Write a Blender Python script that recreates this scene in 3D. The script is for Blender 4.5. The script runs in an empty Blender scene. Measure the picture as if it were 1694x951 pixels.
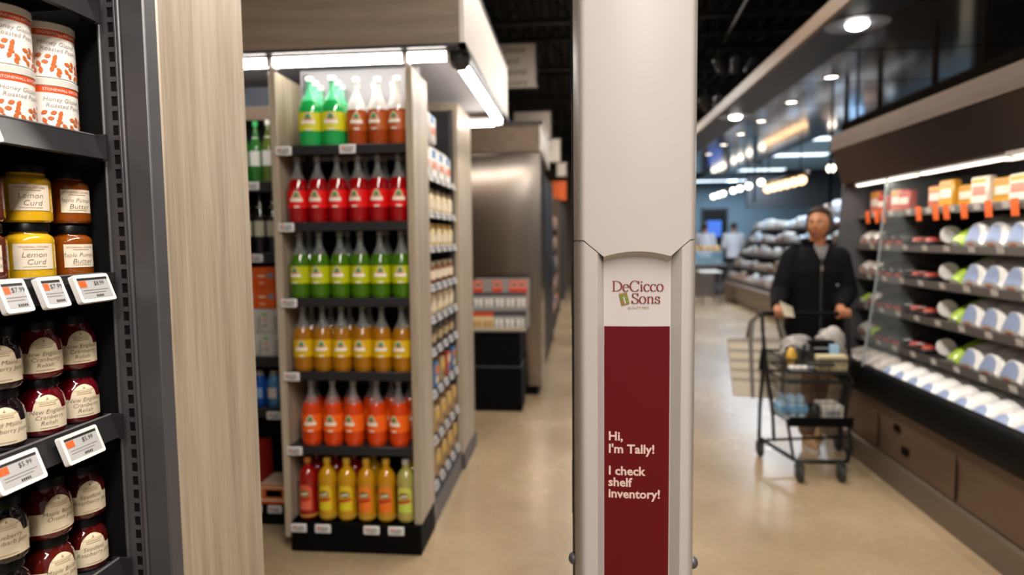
import bpy, math, random
from mathutils import Vector, Matrix
random.seed(7)
C = bpy.context.scene.collection
PI = math.pi
R_ = math.radians

# ------------------------------------------------------------------ camera
FPX, CX, CY = 1080.0, 847.0, 475.5
CAM_H = 1.5
_y = Vector((106, -82.5, FPX)).normalized()
_d = Vector((159, 14270, FPX)).normalized()
_d = (_d - _d.dot(_y) * _y).normalized()
_x = _d.cross(_y)
# rows: image right / image down / view, expressed in the world (X right, Y along the aisle, Z up)
RIGHT = Vector((_x.x, _y.x, -_d.x)); DOWN = Vector((_x.y, _y.y, -_d.y)); VIEW = Vector((_x.z, _y.z, -_d.z))
cam_data = bpy.data.cameras.new('camera')
cam = bpy.data.objects.new('camera', cam_data); C.objects.link(cam)
m = Matrix(((RIGHT.x, -DOWN.x, -VIEW.x, 0), (RIGHT.y, -DOWN.y, -VIEW.y, 0), (RIGHT.z, -DOWN.z, -VIEW.z, CAM_H), (0, 0, 0, 1)))
cam.matrix_world = m
cam_data.sensor_width = 36.0
cam_data.lens = FPX / 1694.0 * 36.0
cam_data.clip_start = 0.02
cam_data.dof.use_dof = True
cam_data.dof.focus_distance = 1.13
cam_data.dof.aperture_fstop = 2.3
bpy.context.scene.camera = cam

# ------------------------------------------------------------------ world, exposure
sc = bpy.context.scene
sc.view_settings.view_transform = 'Standard'
sc.view_settings.look = 'None'
sc.view_settings.gamma = 1.0
sc.view_settings.use_curve_mapping = False
sc.view_settings.exposure = 0.0
sc.cycles.use_denoising = True
sc.cycles.max_bounces = 7
sc.cycles.sample_clamp_indirect = 6.0
world = bpy.data.worlds.new('store_air'); sc.world = world
world.use_nodes = True
world.node_tree.nodes['Background'].inputs[0].default_value = (1.0, 0.965, 0.93, 1)
world.node_tree.nodes['Background'].inputs[1].default_value = 0.20

def area(name, loc, sx, sy, power, color=(1, 1, 1), rot=(0, 0, 0)):
    d = bpy.data.lights.new(name, 'AREA'); d.shape = 'RECTANGLE'; d.size = sx; d.size_y = sy; d.energy = power; d.color = color
    o = bpy.data.objects.new(name, d); C.objects.link(o); o.location = loc; o.rotation_euler = rot
    return o
WARM = (1.0, 0.93, 0.85)
# light of the pendant fixtures over the aisles (their housings are built with the ceiling below)
AISLE_LAMPS = [(0.30, 0.3, 3.62, 0.24, 2.6, 135), (0.45, 4.4, 3.62, 0.24, 2.6, 95), (0.62, 9.6, 3.62, 0.24, 2.6, 95),
               (0.62, -2.4, 3.62, 0.24, 2.6, 150), (0.75, 14.0, 3.62, 0.24, 2.6, 130)]
for i, (x, y, z, sx, sy, p) in enumerate(AISLE_LAMPS):
    area('aisle_lamp_light', (x, y, z - 0.04), sx, sy, p, WARM)

# ------------------------------------------------------------------ helpers
def lin(c):
    if isinstance(c, str):
        c = [int(c[i:i + 2], 16) / 255 for i in (0, 2, 4)]
    return tuple(((v / 12.92) if v <= 0.04045 else ((v + 0.055) / 1.055) ** 2.4) for v in c) + (1.0,)

_M = {}
def mat(name, color='808080', rough=0.5, metal=0.0, emit=0.0, alpha=1.0, coat=0.0, var=0.0, vscale=20.0, trans=0.0, spec=None, bump=0.0, stretch=None):
    if name in _M: return _M[name]
    M = bpy.data.materials.new(name); M.use_nodes = True
    nt = M.node_tree; b = nt.nodes['Principled BSDF']
    col = lin(color)
    b.inputs['Base Color'].default_value = col
    b.inputs['Roughness'].default_value = rough
    b.inputs['Metallic'].default_value = metal
    if coat: b.inputs['Coat Weight'].default_value = coat; b.inputs['Coat Roughness'].default_value = 0.06
    if alpha < 1: b.inputs['Alpha'].default_value = alpha
    if trans: b.inputs['Transmission Weight'].default_value = trans
    if spec is not None: b.inputs['Specular IOR Level'].default_value = spec
    if emit:
        b.inputs['Emission Color'].default_value = col; b.inputs['Emission Strength'].default_value = emit
    # every surface carries a little procedural unevenness
    tc = nt.nodes.new('ShaderNodeTexCoord'); n = nt.nodes.new('ShaderNodeTexNoise')
    n.inputs['Scale'].default_value = vscale; n.inputs['Detail'].default_value = 4
    if stretch:
        mp = nt.nodes.new('ShaderNodeMapping'); mp.inputs['Scale'].default_value = stretch
        nt.links.new(tc.outputs['Object'], mp.inputs['Vector']); nt.links.new(mp.outputs['Vector'], n.inputs['Vector'])
    else:
        nt.links.new(tc.outputs['Object'], n.inputs['Vector'])
    if var:
        mx = nt.nodes.new('ShaderNodeMix'); mx.data_type = 'RGBA'
        mx.inputs['A'].default_value = tuple(v * (1 - var) for v in col[:3]) + (1,)
        mx.inputs['B'].default_value = tuple(min(1, v * (1 + var)) for v in col[:3]) + (1,)
        nt.links.new(n.outputs['Fac'], mx.inputs['Factor']); nt.links.new(mx.outputs['Result'], b.inputs['Base Color'])
    mr = nt.nodes.new('ShaderNodeMapRange')
    mr.inputs['To Min'].default_value = max(0.02, rough * 0.88); mr.inputs['To Max'].default_value = min(1, rough * 1.12)
    nt.links.new(n.outputs['Fac'], mr.inputs['Value']); nt.links.new(mr.outputs['Result'], b.inputs['Roughness'])
    if bump:
        bp = nt.nodes.new('ShaderNodeBump'); bp.inputs['Strength'].default_value = bump; bp.inputs['Distance'].default_value = 0.01
        nt.links.new(n.outputs['Fac'], bp.inputs['Height']); nt.links.new(bp.outputs['Normal'], b.inputs['Normal'])
    _M[name] = M
    return M

def wood(name, dark, light, scale=(14, 14, 0.7), rough=0.5):
    if name in _M: return _M[name]
    M = bpy.data.materials.new(name); M.use_nodes = True
    nt = M.node_tree; b = nt.nodes['Principled BSDF']; b.inputs['Roughness'].default_value = rough
    tc = nt.nodes.new('ShaderNodeTexCoord'); mp = nt.nodes.new('ShaderNodeMapping'); mp.inputs['Scale'].default_value = scale
    nt.links.new(tc.outputs['Object'], mp.inputs['Vector'])
    n1 = nt.nodes.new('ShaderNodeTexNoise'); n1.inputs['Scale'].default_value = 1.3; n1.inputs['Detail'].default_value = 5; n1.inputs['Distortion'].default_value = 0.25
    n2 = nt.nodes.new('ShaderNodeTexNoise'); n2.inputs['Scale'].default_value = 6.5; n2.inputs['Detail'].default_value = 6; n2.inputs['Roughness'].default_value = 0.7
    for n in (n1, n2): nt.links.new(mp.outputs['Vector'], n.inputs['Vector'])
    mx = nt.nodes.new('ShaderNodeMath'); mx.operation = 'MULTIPLY_ADD'; mx.inputs[1].default_value = 0.55
    ad = nt.nodes.new('ShaderNodeMath'); ad.operation = 'MULTIPLY'; ad.inputs[1].default_value = 0.45
    nt.links.new(n2.outputs['Fac'], ad.inputs[0]); nt.links.new(n1.outputs['Fac'], mx.inputs[0]); nt.links.new(ad.outputs[0], mx.inputs[2])
    cr = nt.nodes.new('ShaderNodeValToRGB'); cr.color_ramp.elements[0].position = 0.33; cr.color_ramp.elements[1].position = 0.67
    cr.color_ramp.elements[0].color = lin(dark); cr.color_ramp.elements[1].color = lin(light)
    nt.links.new(mx.outputs[0], cr.inputs['Fac']); nt.links.new(cr.outputs['Color'], b.inputs['Base Color'])
    _M[name] = M
    return M

class MB:
    """Collects shapes of one object, with a material slot per face."""
    def __init__(s): s.v = []; s.f = []; s.m = []; s.sm = []; s.mats = []
    def slot(s, mt):
        if mt not in s.mats: s.mats.append(mt)
        return s.mats.index(mt)
    def add(s, vs, fs, mt, smooth=False, fn=None):
        o = len(s.v); k = s.slot(mt)
        for p in vs: s.v.append(tuple(fn(p)) if fn else tuple(p))
        for f in fs: s.f.append(tuple(i + o for i in f)); s.m.append(k); s.sm.append(smooth)
        return s
    def box(s, x0, x1, y0, y1, z0, z1, mt, fn=None, ch=0.0):
        if x0 > x1: x0, x1 = x1, x0
        if y0 > y1: y0, y1 = y1, y0
        if z0 > z1: z0, z1 = z1, z0
        if ch:
            c = min(ch, (x1 - x0) * .45, (y1 - y0) * .45, (z1 - z0) * .45)
            vs = []; X = (x0, x1); Y = (y0, y1); Z = (z0, z1); idx = {}
            for i in range(2):
                for j in range(2):
                    for k in range(2):
                        sx, sy, sz = (1 - 2 * i) * c, (1 - 2 * j) * c, (1 - 2 * k) * c
                        for a, q in enumerate(((0, sy, sz), (sx, 0, sz), (sx, sy, 0))):
                            idx[i, j, k, a] = len(vs); vs.append((X[i] + q[0], Y[j] + q[1], Z[k] + q[2]))
            fs = []
            for i in range(2):
                q = [idx[i, 0, 0, 0], idx[i, 1, 0, 0], idx[i, 1, 1, 0], idx[i, 0, 1, 0]]; fs.append(q if i else q[::-1])
                q = [idx[0, i, 0, 1], idx[0, i, 1, 1], idx[1, i, 1, 1], idx[1, i, 0, 1]]; fs.append(q if i else q[::-1])
                q = [idx[0, 0, i, 2], idx[1, 0, i, 2], idx[1, 1, i, 2], idx[0, 1, i, 2]]; fs.append(q if i else q[::-1])
            for i in range(2):
                for j in range(2):
                    p = (i + j) % 2
                    q = [idx[i, j, 0, 0], idx[i, j, 1, 0], idx[i, j, 1, 1], idx[i, j, 0, 1]]; fs.append(q if p else q[::-1])
                    q = [idx[i, 0, j, 0], idx[i, 0, j, 2], idx[i, 1, j, 2], idx[i, 1, j, 0]]; fs.append(q if p else q[::-1])
                    q = [idx[0, i, j, 1], idx[1, i, j, 1], idx[1, i, j, 2], idx[0, i, j, 2]]; fs.append(q if p else q[::-1])
                    for k in range(2):
                        q = [idx[i, j, k, 0], idx[i, j, k, 1], idx[i, j, k, 2]]; fs.append(q if (i + j + k) % 2 == 1 else q[::-1])
            return s.add(vs, fs, mt, False, fn)
        vs = [(x0, y0, z0), (x1, y0, z0), (x1, y1, z0), (x0, y1, z0), (x0, y0, z1), (x1, y0, z1), (x1, y1, z1), (x0, y1, z1)]
        fs = [(0, 3, 2, 1), (4, 5, 6, 7), (0, 1, 5, 4), (1, 2, 6, 5), (2, 3, 7, 6), (3, 0, 4, 7)]
        return s.add(vs, fs, mt, False, fn)
    def lathe(s, prof, mt, n=20, c=(0, 0, 0), fn=None, cap=True):
        vs = []; fs = []
        for r, z in prof:
            for i in range(n):
                a = 2 * PI * i / n; vs.append((c[0] + r * math.cos(a), c[1] + r * math.sin(a), c[2] + z))
        for j in range(len(prof) - 1):
            for i in range(n):
                k = (i + 1) % n; fs.append((j * n + i, j * n + k, (j + 1) * n + k, (j + 1) * n + i))
        s.add(vs, fs, mt, True, fn)
        if cap:
            L = len(prof) - 1
            s.add([vs[i] for i in range(n)], [tuple(range(n))[::-1]], mt, False, fn)
            s.add([vs[L * n + i] for i in range(n)], [tuple(range(n))], mt, False, fn)
        return s
    def tube(s, pts, r, mt, n=8, closed=False):
        pts = [Vector(p) for p in pts]; N = len(pts)
        rs = r if isinstance(r, (list, tuple)) else [r] * N
        vs = []; fs = []; up = None
        for i, p in enumerate(pts):
            if closed: t = pts[(i + 1) % N] - pts[i - 1]
            else: t = pts[min(i + 1, N - 1)] - pts[max(i - 1, 0)]
            t.normalize()
            if up is None: up = Vector((0, 0, 1)) if abs(t.z) < 0.9 else Vector((1, 0, 0))
            a = t.cross(up)
            if a.length < 1e-4: a = t.cross(Vector((0, 1, 0)))
            a.normalize(); b = a.cross(t).normalized(); up = b
            for k in range(n):
                q = 2 * PI * k / n; vs.append(p + (a * math.cos(q) + b * math.sin(q)) * rs[i])
        for i in range(N if closed else N - 1):
            j = (i + 1) % N
            for k in range(n):
                l = (k + 1) % n; fs.append((i * n + k, i * n + l, j * n + l, j * n + k))
        if not closed:
            fs.append(tuple(range(n))[::-1]); fs.append(tuple((N - 1) * n + k for k in range(n)))
        return s.add(vs, fs, mt, True)
    def prism(s, poly, z0, z1, mt, fn=None, smooth=False):
        """poly in (a,b) counter-clockwise, extruded from z0 to z1."""
        n = len(poly); vs = [(a, b, z0) for a, b in poly] + [(a, b, z1) for a, b in poly]
        fs = [tuple(range(n))[::-1], tuple(range(n, 2 * n))] + [(i, (i + 1) % n, (i + 1) % n + n, i + n) for i in range(n)]
        return s.add(vs, fs, mt, smooth, fn)
    def sphere(s, c, r, mt, n=12, k=8, fn=None):
        rx, ry, rz = r if isinstance(r, (tuple, list)) else (r, r, r)
        vs = [(c[0], c[1], c[2] - rz)]; fs = []
        for j in range(1, k):
            t = PI * j / k - PI / 2
            for i in range(n):
                a = 2 * PI * i / n; vs.append((c[0] + rx * math.cos(t) * math.cos(a), c[1] + ry * math.cos(t) * math.sin(a), c[2] + rz * math.sin(t)))
        vs.append((c[0], c[1], c[2] + rz)); L = len(vs) - 1
        for i in range(n):
            q = (i + 1) % n; fs.append((0, 1 + q, 1 + i)); fs.append((L, L - n + i, L - n + q))
            for j in range(k - 2): fs.append((1 + j * n + i, 1 + j * n + q, 1 + (j + 1) * n + q, 1 + (j + 1) * n + i))
        return s.add(vs, fs, mt, True, fn)
    def grid(s, fn, nu, nv, mt, smooth=True):
        vs = [fn(i / nu, j / nv) for j in range(nv + 1) for i in range(nu + 1)]
        fs = [(j * (nu + 1) + i, j * (nu + 1) + i + 1, (j + 1) * (nu + 1) + i + 1, (j + 1) * (nu + 1) + i) for j in range(nv) for i in range(nu)]
        return s.add(vs, fs, mt, smooth)
    def poly(s, pts, mt, fn):
        if getattr(fn, 'curved', False):       # cut into narrow strips so it follows the round surface
            x0 = min(p[0] for p in pts); x1 = max(p[0] for p in pts); n = max(2, int((x1 - x0) / .0035))
            xs = sorted(set([x0 + (x1 - x0) * i / n for i in range(n + 1)] + [p[0] for p in pts])); vs = []
            for x in xs:
                q = min(max(x, x0 + 1e-7), x1 - 1e-7); ys = []
                for (ax, ay), (bx, by) in zip(pts, pts[1:] + pts[:1]):
                    if (ax - q) * (bx - q) <= 0 and ax != bx: ys.append(ay + (by - ay) * (q - ax) / (bx - ax))
                vs += [(x, min(ys), 0), (x, max(ys), 0)]
            return s.add(vs, [(2 * i, 2 * i + 2, 2 * i + 3, 2 * i + 1) for i in range(len(xs) - 1)], mt, False, fn)
        return s.add([(a, b, 0) for a, b in pts], [tuple(range(len(pts)))], mt, False, fn)
    def text(s, txt, size, mt, fn, align='CENTER', shear=0.0, offset=0.0, y=0.0, x=0.0):
        vs, fs = text_geo(txt, size, align, shear, offset)
        return s.add([(p[0] + x, p[1] + y, 0) for p in vs], fs, mt, False, fn)
    def build(s, name, parent=None, loc=None, kind=None):
        me = bpy.data.meshes.new(name); me.from_pydata(s.v, [], s.f)
        for mt in s.mats: me.materials.append(mt)
        me.polygons.foreach_set('material_index', s.m); me.polygons.foreach_set('use_smooth', s.sm); me.update(); me.set_sharp_from_angle(angle=R_(42))
        o = bpy.data.objects.new(name, me); C.objects.link(o)
        if parent is not None: o.parent = parent
        if loc is not None: o.location = loc
        if kind: o['kind'] = kind
        return o

_T = {}
def text_geo(txt, size, align='CENTER', shear=0.0, offset=0.0):
    k = (txt, size, align, shear, offset)
    if k not in _T:
        cu = bpy.data.curves.new('lettering_curve', 'FONT'); cu.body = txt; cu.size = size; cu.align_x = align; cu.shear = shear; cu.offset = offset
        cu.resolution_u = 2
        ob = bpy.data.objects.new('lettering_curve', cu)
        me = bpy.data.meshes.new_from_object(ob)
        _T[k] = ([tuple(v.co) for v in me.vertices], [tuple(p.vertices) for p in me.polygons])
        bpy.data.meshes.remove(me); bpy.data.objects.remove(ob); bpy.data.curves.remove(cu)
    return _T[k]

def cyl_map(Rr, a0, z0=0.0, lift=0.0005):
    def fn(p):
        a = a0 + p[0] / Rr; r = Rr + lift
        return (r * math.cos(a), r * math.sin(a), z0 + p[1])
    fn.curved = True
    return fn
def plane_map(o, ux, uy, lift=0.0):
    o = Vector(o); ux = Vector(ux).normalized(); uy = Vector(uy).normalized(); n = ux.cross(uy)
    return lambda p: o + ux * p[0] + uy * p[1] + n * (lift + (p[2] if len(p) > 2 else 0))
def lifted(fn, d):
    return lambda p: fn((p[0], p[1], d))

def thing(name, label, cat, loc=(0, 0, 0), rz=0.0, group=None):
    o = bpy.data.objects.new(name, None); C.objects.link(o); o.empty_display_size = 0.05
    o.location = loc; o.rotation_euler = (0, 0, rz); o['label'] = label; o['category'] = cat
    if group: o['group'] = group
    return o
def tag(o, label, cat, group=None):
    o['label'] = label; o['category'] = cat
    if group: o['group'] = group
    return o
def dup(root, loc, rz, label, group=None):
    r = root.copy(); C.objects.link(r); r.location = loc; r.rotation_euler = (0, 0, rz); r['label'] = label
    if group: r['group'] = group
    for ch in list(root.children):
        c = ch.copy(); C.objects.link(c); c.parent = r
        for g in list(ch.children):
            d = g.copy(); C.objects.link(d); d.parent = c
    return r
class Kind:
    """First call places the prototype itself, the later ones place copies."""
    def __init__(s, make): s.make = make; s.root = None
    def put(s, loc, rz, label, group=None, scale=None):
        if s.root is None:
            s.root = s.make(label); o = s.root; o.location = loc; o.rotation_euler = (0, 0, rz); o['label'] = label
            if group: o['group'] = group
        else: o = dup(s.root, loc, rz, label, group)
        if scale: o.scale = scale if isinstance(scale, tuple) else (scale,) * 3
        return o
ORD = ['first', 'second', 'third', 'fourth', 'fifth', 'sixth', 'seventh', 'eighth', 'ninth', 'tenth', 'eleventh', 'twelfth', 'thirteenth', 'fourteenth', 'fifteenth', 'sixteenth', 'seventeenth', 'eighteenth', 'nineteenth', 'twentieth']
def structure(o): o['kind'] = 'structure'; return o

# ------------------------------------------------------------------ shared materials
BLACK = mat('black_powder_coat', '040404', 0.65, var=0.15, spec=0.1)
DGREY = mat('dark_grey_metal', '3c3b3d', 0.38, 0.35, var=0.1)
SHELFGREY = mat('charcoal_shelf_steel', '2c2c2e', 0.4, 0.2, var=0.1)
GREY = mat('grey_steel_post', '4e4d50', 0.42, 0.3, var=0.1)
WHITE = mat('white_plastic', 'e6e4e2', 0.4, var=0.03)
TAGGREY = mat('price_tag_screen', 'b4b3b3', 0.35, var=0.04)
INK = mat('printed_black_ink', '26241f', 0.6)
INKGREY = mat('printed_grey_ink', '84807c', 0.6)
ORANGE = mat('printed_orange', 'd9622a', 0.5)
STEEL = mat('brushed_stainless', '968c83', 0.19, 1.0, var=0.06, vscale=3, stretch=(60, 60, 0.6))
STEEL_H = mat('brushed_stainless_canopy', 'a39a94', 0.22, 1.0, var=0.06, vscale=3, stretch=(60, 0.6, 60))
OAK = wood('pale_oak_laminate', '8d7e6b', 'bcac97', (16, 16, 0.8), 0.42)
OAK_H = wood('shaded_oak_laminate_horizontal', '6c5d4d', '877562', (0.8, 9, 16), 0.5)  # oak darkened: weak ambient light on the canopy is put into its colour
OAK_CASE = wood('dimmed_brown_laminate', '46372b', '5f4c3c', (9, 0.8, 16), 0.5)  # brown oak darkened in colour for the dim light above the case
OAK_D = wood('brown_oak_laminate', '5d4a3b', '78634f', (9, 0.8, 16), 0.5)
# ================================================================== SETTING
def floor_material():
    M = bpy.data.materials.new('polished_concrete'); M.use_nodes = True
    nt = M.node_tree; b = nt.nodes['Principled BSDF']
    tc = nt.nodes.new('ShaderNodeTexCoord')
    n1 = nt.nodes.new('ShaderNodeTexNoise'); n1.inputs['Scale'].default_value = 0.9; n1.inputs['Detail'].default_value = 8; n1.inputs['Roughness'].default_value = 0.62
    n2 = nt.nodes.new('ShaderNodeTexNoise'); n2.inputs['Scale'].default_value = 45; n2.inputs['Detail'].default_value = 5
    for n in (n1, n2): nt.links.new(tc.outputs['Object'], n.inputs['Vector'])
    cr = nt.nodes.new('ShaderNodeValToRGB')
    cr.color_ramp.elements[0].position = 0.3; cr.color_ramp.elements[0].color = lin('8a755a')
    cr.color_ramp.elements[1].position = 0.7; cr.color_ramp.elements[1].color = lin('ad9778')
    mx = nt.nodes.new('ShaderNodeMix'); mx.data_type = 'RGBA'; mx.blend_type = 'OVERLAY'; mx.inputs['Factor'].default_value = 0.22
    nt.links.new(n1.outputs['Fac'], cr.inputs['Fac']); nt.links.new(cr.outputs['Color'], mx.inputs['A']); nt.links.new(n2.outputs['Color'], mx.inputs['B'])
    nt.links.new(mx.outputs['Result'], b.inputs['Base Color'])
    mr = nt.nodes.new('ShaderNodeMapRange'); mr.inputs['To Min'].default_value = 0.2; mr.inputs['To Max'].default_value = 0.33
    nt.links.new(n1.outputs['Fac'], mr.inputs['Value']); nt.links.new(mr.outputs['Result'], b.inputs['Roughness'])
    b.inputs['Coat Weight'].default_value = 0.12; b.inputs['Coat Roughness'].default_value = 0.16
    return M
mb = MB(); mb.box(-6, 9, -4, 30, -0.12, 0, floor_material()); mb.build('floor', kind='structure')

DECK = mat('black_painted_deck', '0b0b0c', 0.7, var=0.2)
DECK2 = mat('black_painted_joist', '19191a', 0.6, var=0.2)
mb = MB()                                   # corrugated roof deck, ribs along the aisle
x = -6.0
while x < 9:
    mb.add([(x, -4, 4.3), (x + .07, -4, 4.3), (x + .10, -4, 4.38), (x + .17, -4, 4.38), (x + .2, -4, 4.3),
            (x, 30, 4.3), (x + .07, 30, 4.3), (x + .10, 30, 4.38), (x + .17, 30, 4.38), (x + .2, 30, 4.3)],
           [(0, 5, 6, 1), (1, 6, 7, 2), (2, 7, 8, 3), (3, 8, 9, 4)], DECK)
    x += 0.2
mb.box(-6, 9, -4, 30, 4.42, 4.5, DECK)
mb.build('ceiling', kind='structure')
for y in (7.4, 9.4, 11.4, 13.6, 16.0, 19.0, 22.5):      # open web joists
    mb = MB()
    mb.box(-6, 9, y - .05, y + .05, 4.25, 4.3, DECK2); mb.box(-6, 9, y - .05, y + .05, 3.85, 3.9, DECK2)
    xx = -6.0; k = 0
    while xx < 9:
        mb.tube([(xx, y, 3.88 if k % 2 else 4.27), (xx + .4, y, 4.27 if k % 2 else 3.88)], .012, DECK2, 6); xx += .4; k += 1
    structure(mb.build('trim_1'))
BLUEWALL = mat('blue_grey_wall_paint', '70899a', 0.7, var=0.06, vscale=2)
DARKWALL = mat('dark_slate_wall_paint', '22262b', 0.7, var=0.1, vscale=2)
mb = MB(); mb.box(-6, 9, 24, 24.1, 0, 4.45, mat('warm_far_wall_paint', '8a745c', 0.7, var=0.06, vscale=2)); mb.build('wall_back', kind='structure')
mb = MB(); mb.box(-6.1, -6, -4, 24, 0, 4.45, DARKWALL); mb.build('wall_left', kind='structure')
mb = MB(); mb.box(9, 9.1, -4, 24, 0, 4.45, BLUEWALL); mb.build('wall_right', kind='structure')

# dropped glossy ceiling over the meat case, its dark soffit band and wood fascia
GLOSSCEIL = mat('dark_polished_ceiling_panel', '8d837b', 0.10, 0.9, var=0.12, vscale=1.2)
JOINT = mat('black_ceiling_joint', '0c0c0d', 0.6)
mb = MB()
ys = [2.0 + 1.02 * i for i in range(13)]
for a, b_ in zip(ys[:-1], ys[1:]):
    for u, v in ((1.92, 3.32),):
        mb.box(u, v, a + .014, b_ - .014, 2.83, 2.86, GLOSSCEIL)
mb.box(1.9, 3.34, ys[0], ys[-1], 2.861, 2.9, JOINT)
mb.build('ceiling_over_case', kind='structure')
SOFF = mat('black_gloss_soffit', '09090a', 0.42, var=0.1, spec=.25)
mb = MB(); mb.box(1.57, 1.9, 1.4, 14.3, 2.815, 2.9, SOFF); mb.build('soffit', kind='structure')
mb = MB(); mb.box(1.53, 1.57, 1.4, 14.3, 2.81, 2.91, OAK_D); mb.build('trim_2', kind='structure')
mb = MB()
BLUEGLASS = mat('glowing_blue_clerestory_glass', '6d8aa6', 0.12, 0.0, var=0.1, vscale=1.5, emit=0.22)  # glow added to the pane in place of a lit room behind
mb.box(3.36, 3.4, 2, 5.2, 2.2, 2.83, BLUEGLASS); mb.build('window_1', kind='structure')
FRAME = mat('black_window_frame', '0b0b0c', 0.5)
mb = MB()
mb.box(3.32, 3.37, 2, 8.7, 2.77, 2.83, FRAME)
mb.box(3.32, 3.37, 2, 5.2, 2.20, 2.26, FRAME)
for y in (2.9, 3.9, 4.9, 5.84, 6.58, 7.7, 8.6): mb.box(3.32, 3.36, y - .022, y + .022, 2.2, 2.8, FRAME)
mb.build('window_frame', kind='structure')
mb = MB(); mb.box(3.32, 3.4, 1.4, 5.15, 0, 2.2, DARKWALL); mb.build('wall_case', kind='structure')

# ceiling fittings ------------------------------------------------------------
LAMPGLOW = mat('lamp_diffuser', 'fff1dc', 0.5, emit=4.0)
def aisle_lamp(x, y, z, sx, sy, where):
    t = thing('pendant_lamp', 'slim black pendant lamp with white diffuser above the aisle ' + where, 'lamp', (x, y, z), 0, 'pendant lamps over the aisles')
    b = MB(); b.box(-sx / 2 - .02, sx / 2 + .02, -sy / 2 - .02, sy / 2 + .02, 0, .06, BLACK, ch=.006); b.build('housing', t)
    b = MB(); b.box(-sx / 2, sx / 2, -sy / 2, sy / 2, -.012, 0, LAMPGLOW); b.build('diffuser', t)
    b = MB()
    for q in (-sy * .4, sy * .4): b.tube([(0, q, .06), (0, q, 4.3 - z)], .004, BLACK, 6)
    b.build('cable', t)
for (x, y, z, sx, sy, p), w in zip(AISLE_LAMPS, ('beside the near jar shelves', 'past the bottle display', 'past the steel cabinet', 'behind the viewpoint', 'at the far end')):
    aisle_lamp(x, y, z, sx, sy, w)

SPOTGLOW = mat('downlight_lens', 'fffaf2', 0.4, emit=14.0)
SMALLGLOW = mat('small_downlight_lens', 'fff0dc', 0.4, emit=9.0)
def downlight(x, y, z, r, glow, label, group):
    t = thing('ceiling_downlight', label, 'lamp', (x, y, z), 0, group)
    b = MB()
    if glow is SPOTGLOW: b.lathe([(r * 2.7, -.001), (r * 2.7, -.004), (r, -.003), (r * .9, -.001)], mat('lamp_halo_ring', '8f93a0', .4, .4), 28, cap=False)  # wide pale ring added to stand for the halo round the lamp
    else: b.lathe([(r * 1.25, 0.0), (r * 1.25, -.006), (r, -.008), (r * .96, 0)], DGREY, 20, cap=False)
    b.build('bezel', t)
    b = MB(); q = .035 if glow is SPOTGLOW else .003
    b.lathe([(0.001, -q), (r * .5, -q * .9), (r * .85, -q * .55), (r * .97, -.002), (.001, -.001)], glow, 20, cap=False); b.build('lens', t)
    if glow is SMALLGLOW:
        L = bpy.data.lights.new('downlight_light', 'SPOT'); L.energy = 13; L.spot_size = R_(100); L.spot_blend = .6; L.color = (1, .94, .86); L.shadow_soft_size = .05
        o = bpy.data.objects.new('downlight_light', L); C.objects.link(o); o.location = (x, y, z - .02); o.rotation_euler = (0, R_(-12), 0)
for k, y in enumerate((4.4, 7.55)):
    downlight(1.76, y, 2.815, .07, SPOTGLOW, ('larger nearer' if k == 0 else 'farther') + ' bright round downlight in the black soffit band', 'downlights in the soffit band')
    L = bpy.data.lights.new('soffit_light', 'SPOT'); L.energy = 12; L.spot_size = R_(120); L.color = (.95, .97, 1); L.shadow_soft_size = .08
    o = bpy.data.objects.new('soffit_light', L); C.objects.link(o); o.location = (1.76, y, 2.79)
for k, y in enumerate((5.87, 6.9, 7.97, 8.92, 9.92, 11.0)):
    downlight(2.15, y, 2.83, .055, SMALLGLOW, ORD[k] + ' small downlight from the near end of the glossy ceiling row', 'small downlights in the glossy ceiling')

# aisle signs
SIGNW = mat('sign_board_cream', 'd2c6b8', 0.6, var=0.03)
def hang_sign(x0, x1, y, z0, z1, lines, label):
    t = thing('hanging_sign', label, 'sign', ((x0 + x1) / 2, y, z0), 0, 'hanging aisle signs')
    w = (x1 - x0) / 2; h = z1 - z0
    b = MB(); b.box(-w, w, -.012, .012, 0, h, SIGNW); b.box(-w - .015, -w, -.016, .016, -.015, h + .015, DGREY); b.box(w, w + .015, -.016, .016, -.015, h + .015, DGREY)
    b.box(-w, w, -.016, .016, -.015, 0, DGREY); b.box(-w, w, -.016, .016, h, h + .015, DGREY); b.build('board', t)
    b = MB(); fn = plane_map((0, -.0135, 0), (1, 0, 0), (0, 0, 1)); n = len(lines)
    for i, s in enumerate(lines): b.text(s, h * .2 if n > 2 else h * .26, INK, fn, x=0.0, y=h * (1 - (i + .78) / n))
    b.build('lettering', t)
    b = MB()
    for q in (-w * .8, w * .8): b.tube([(q, 0, h + .015), (q, 0, 4.3 - z0)], .005, BLACK, 6)
    b.build('hanger', t)
hang_sign(-.90, -.418, 7.0, 3.08, 3.53, ['Cheese', 'and', 'Seasonal', 'Grocery'], 'cream hanging aisle sign with four dark text lines, nearest to the wood canopy')
hang_sign(-.88, -.355, 9.5, 2.92, 3.30, [], 'plain cream hanging aisle sign just above the steel cabinet header')
hang_sign(-.44, -.26, 11.0, 2.76, 3.13, [], 'small pale hanging sign beside the dark cooler top')
hang_sign(-.40, -.20, 14.0, 2.8, 3.08, [], 'smallest pale hanging sign farthest along the left aisle')

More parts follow.
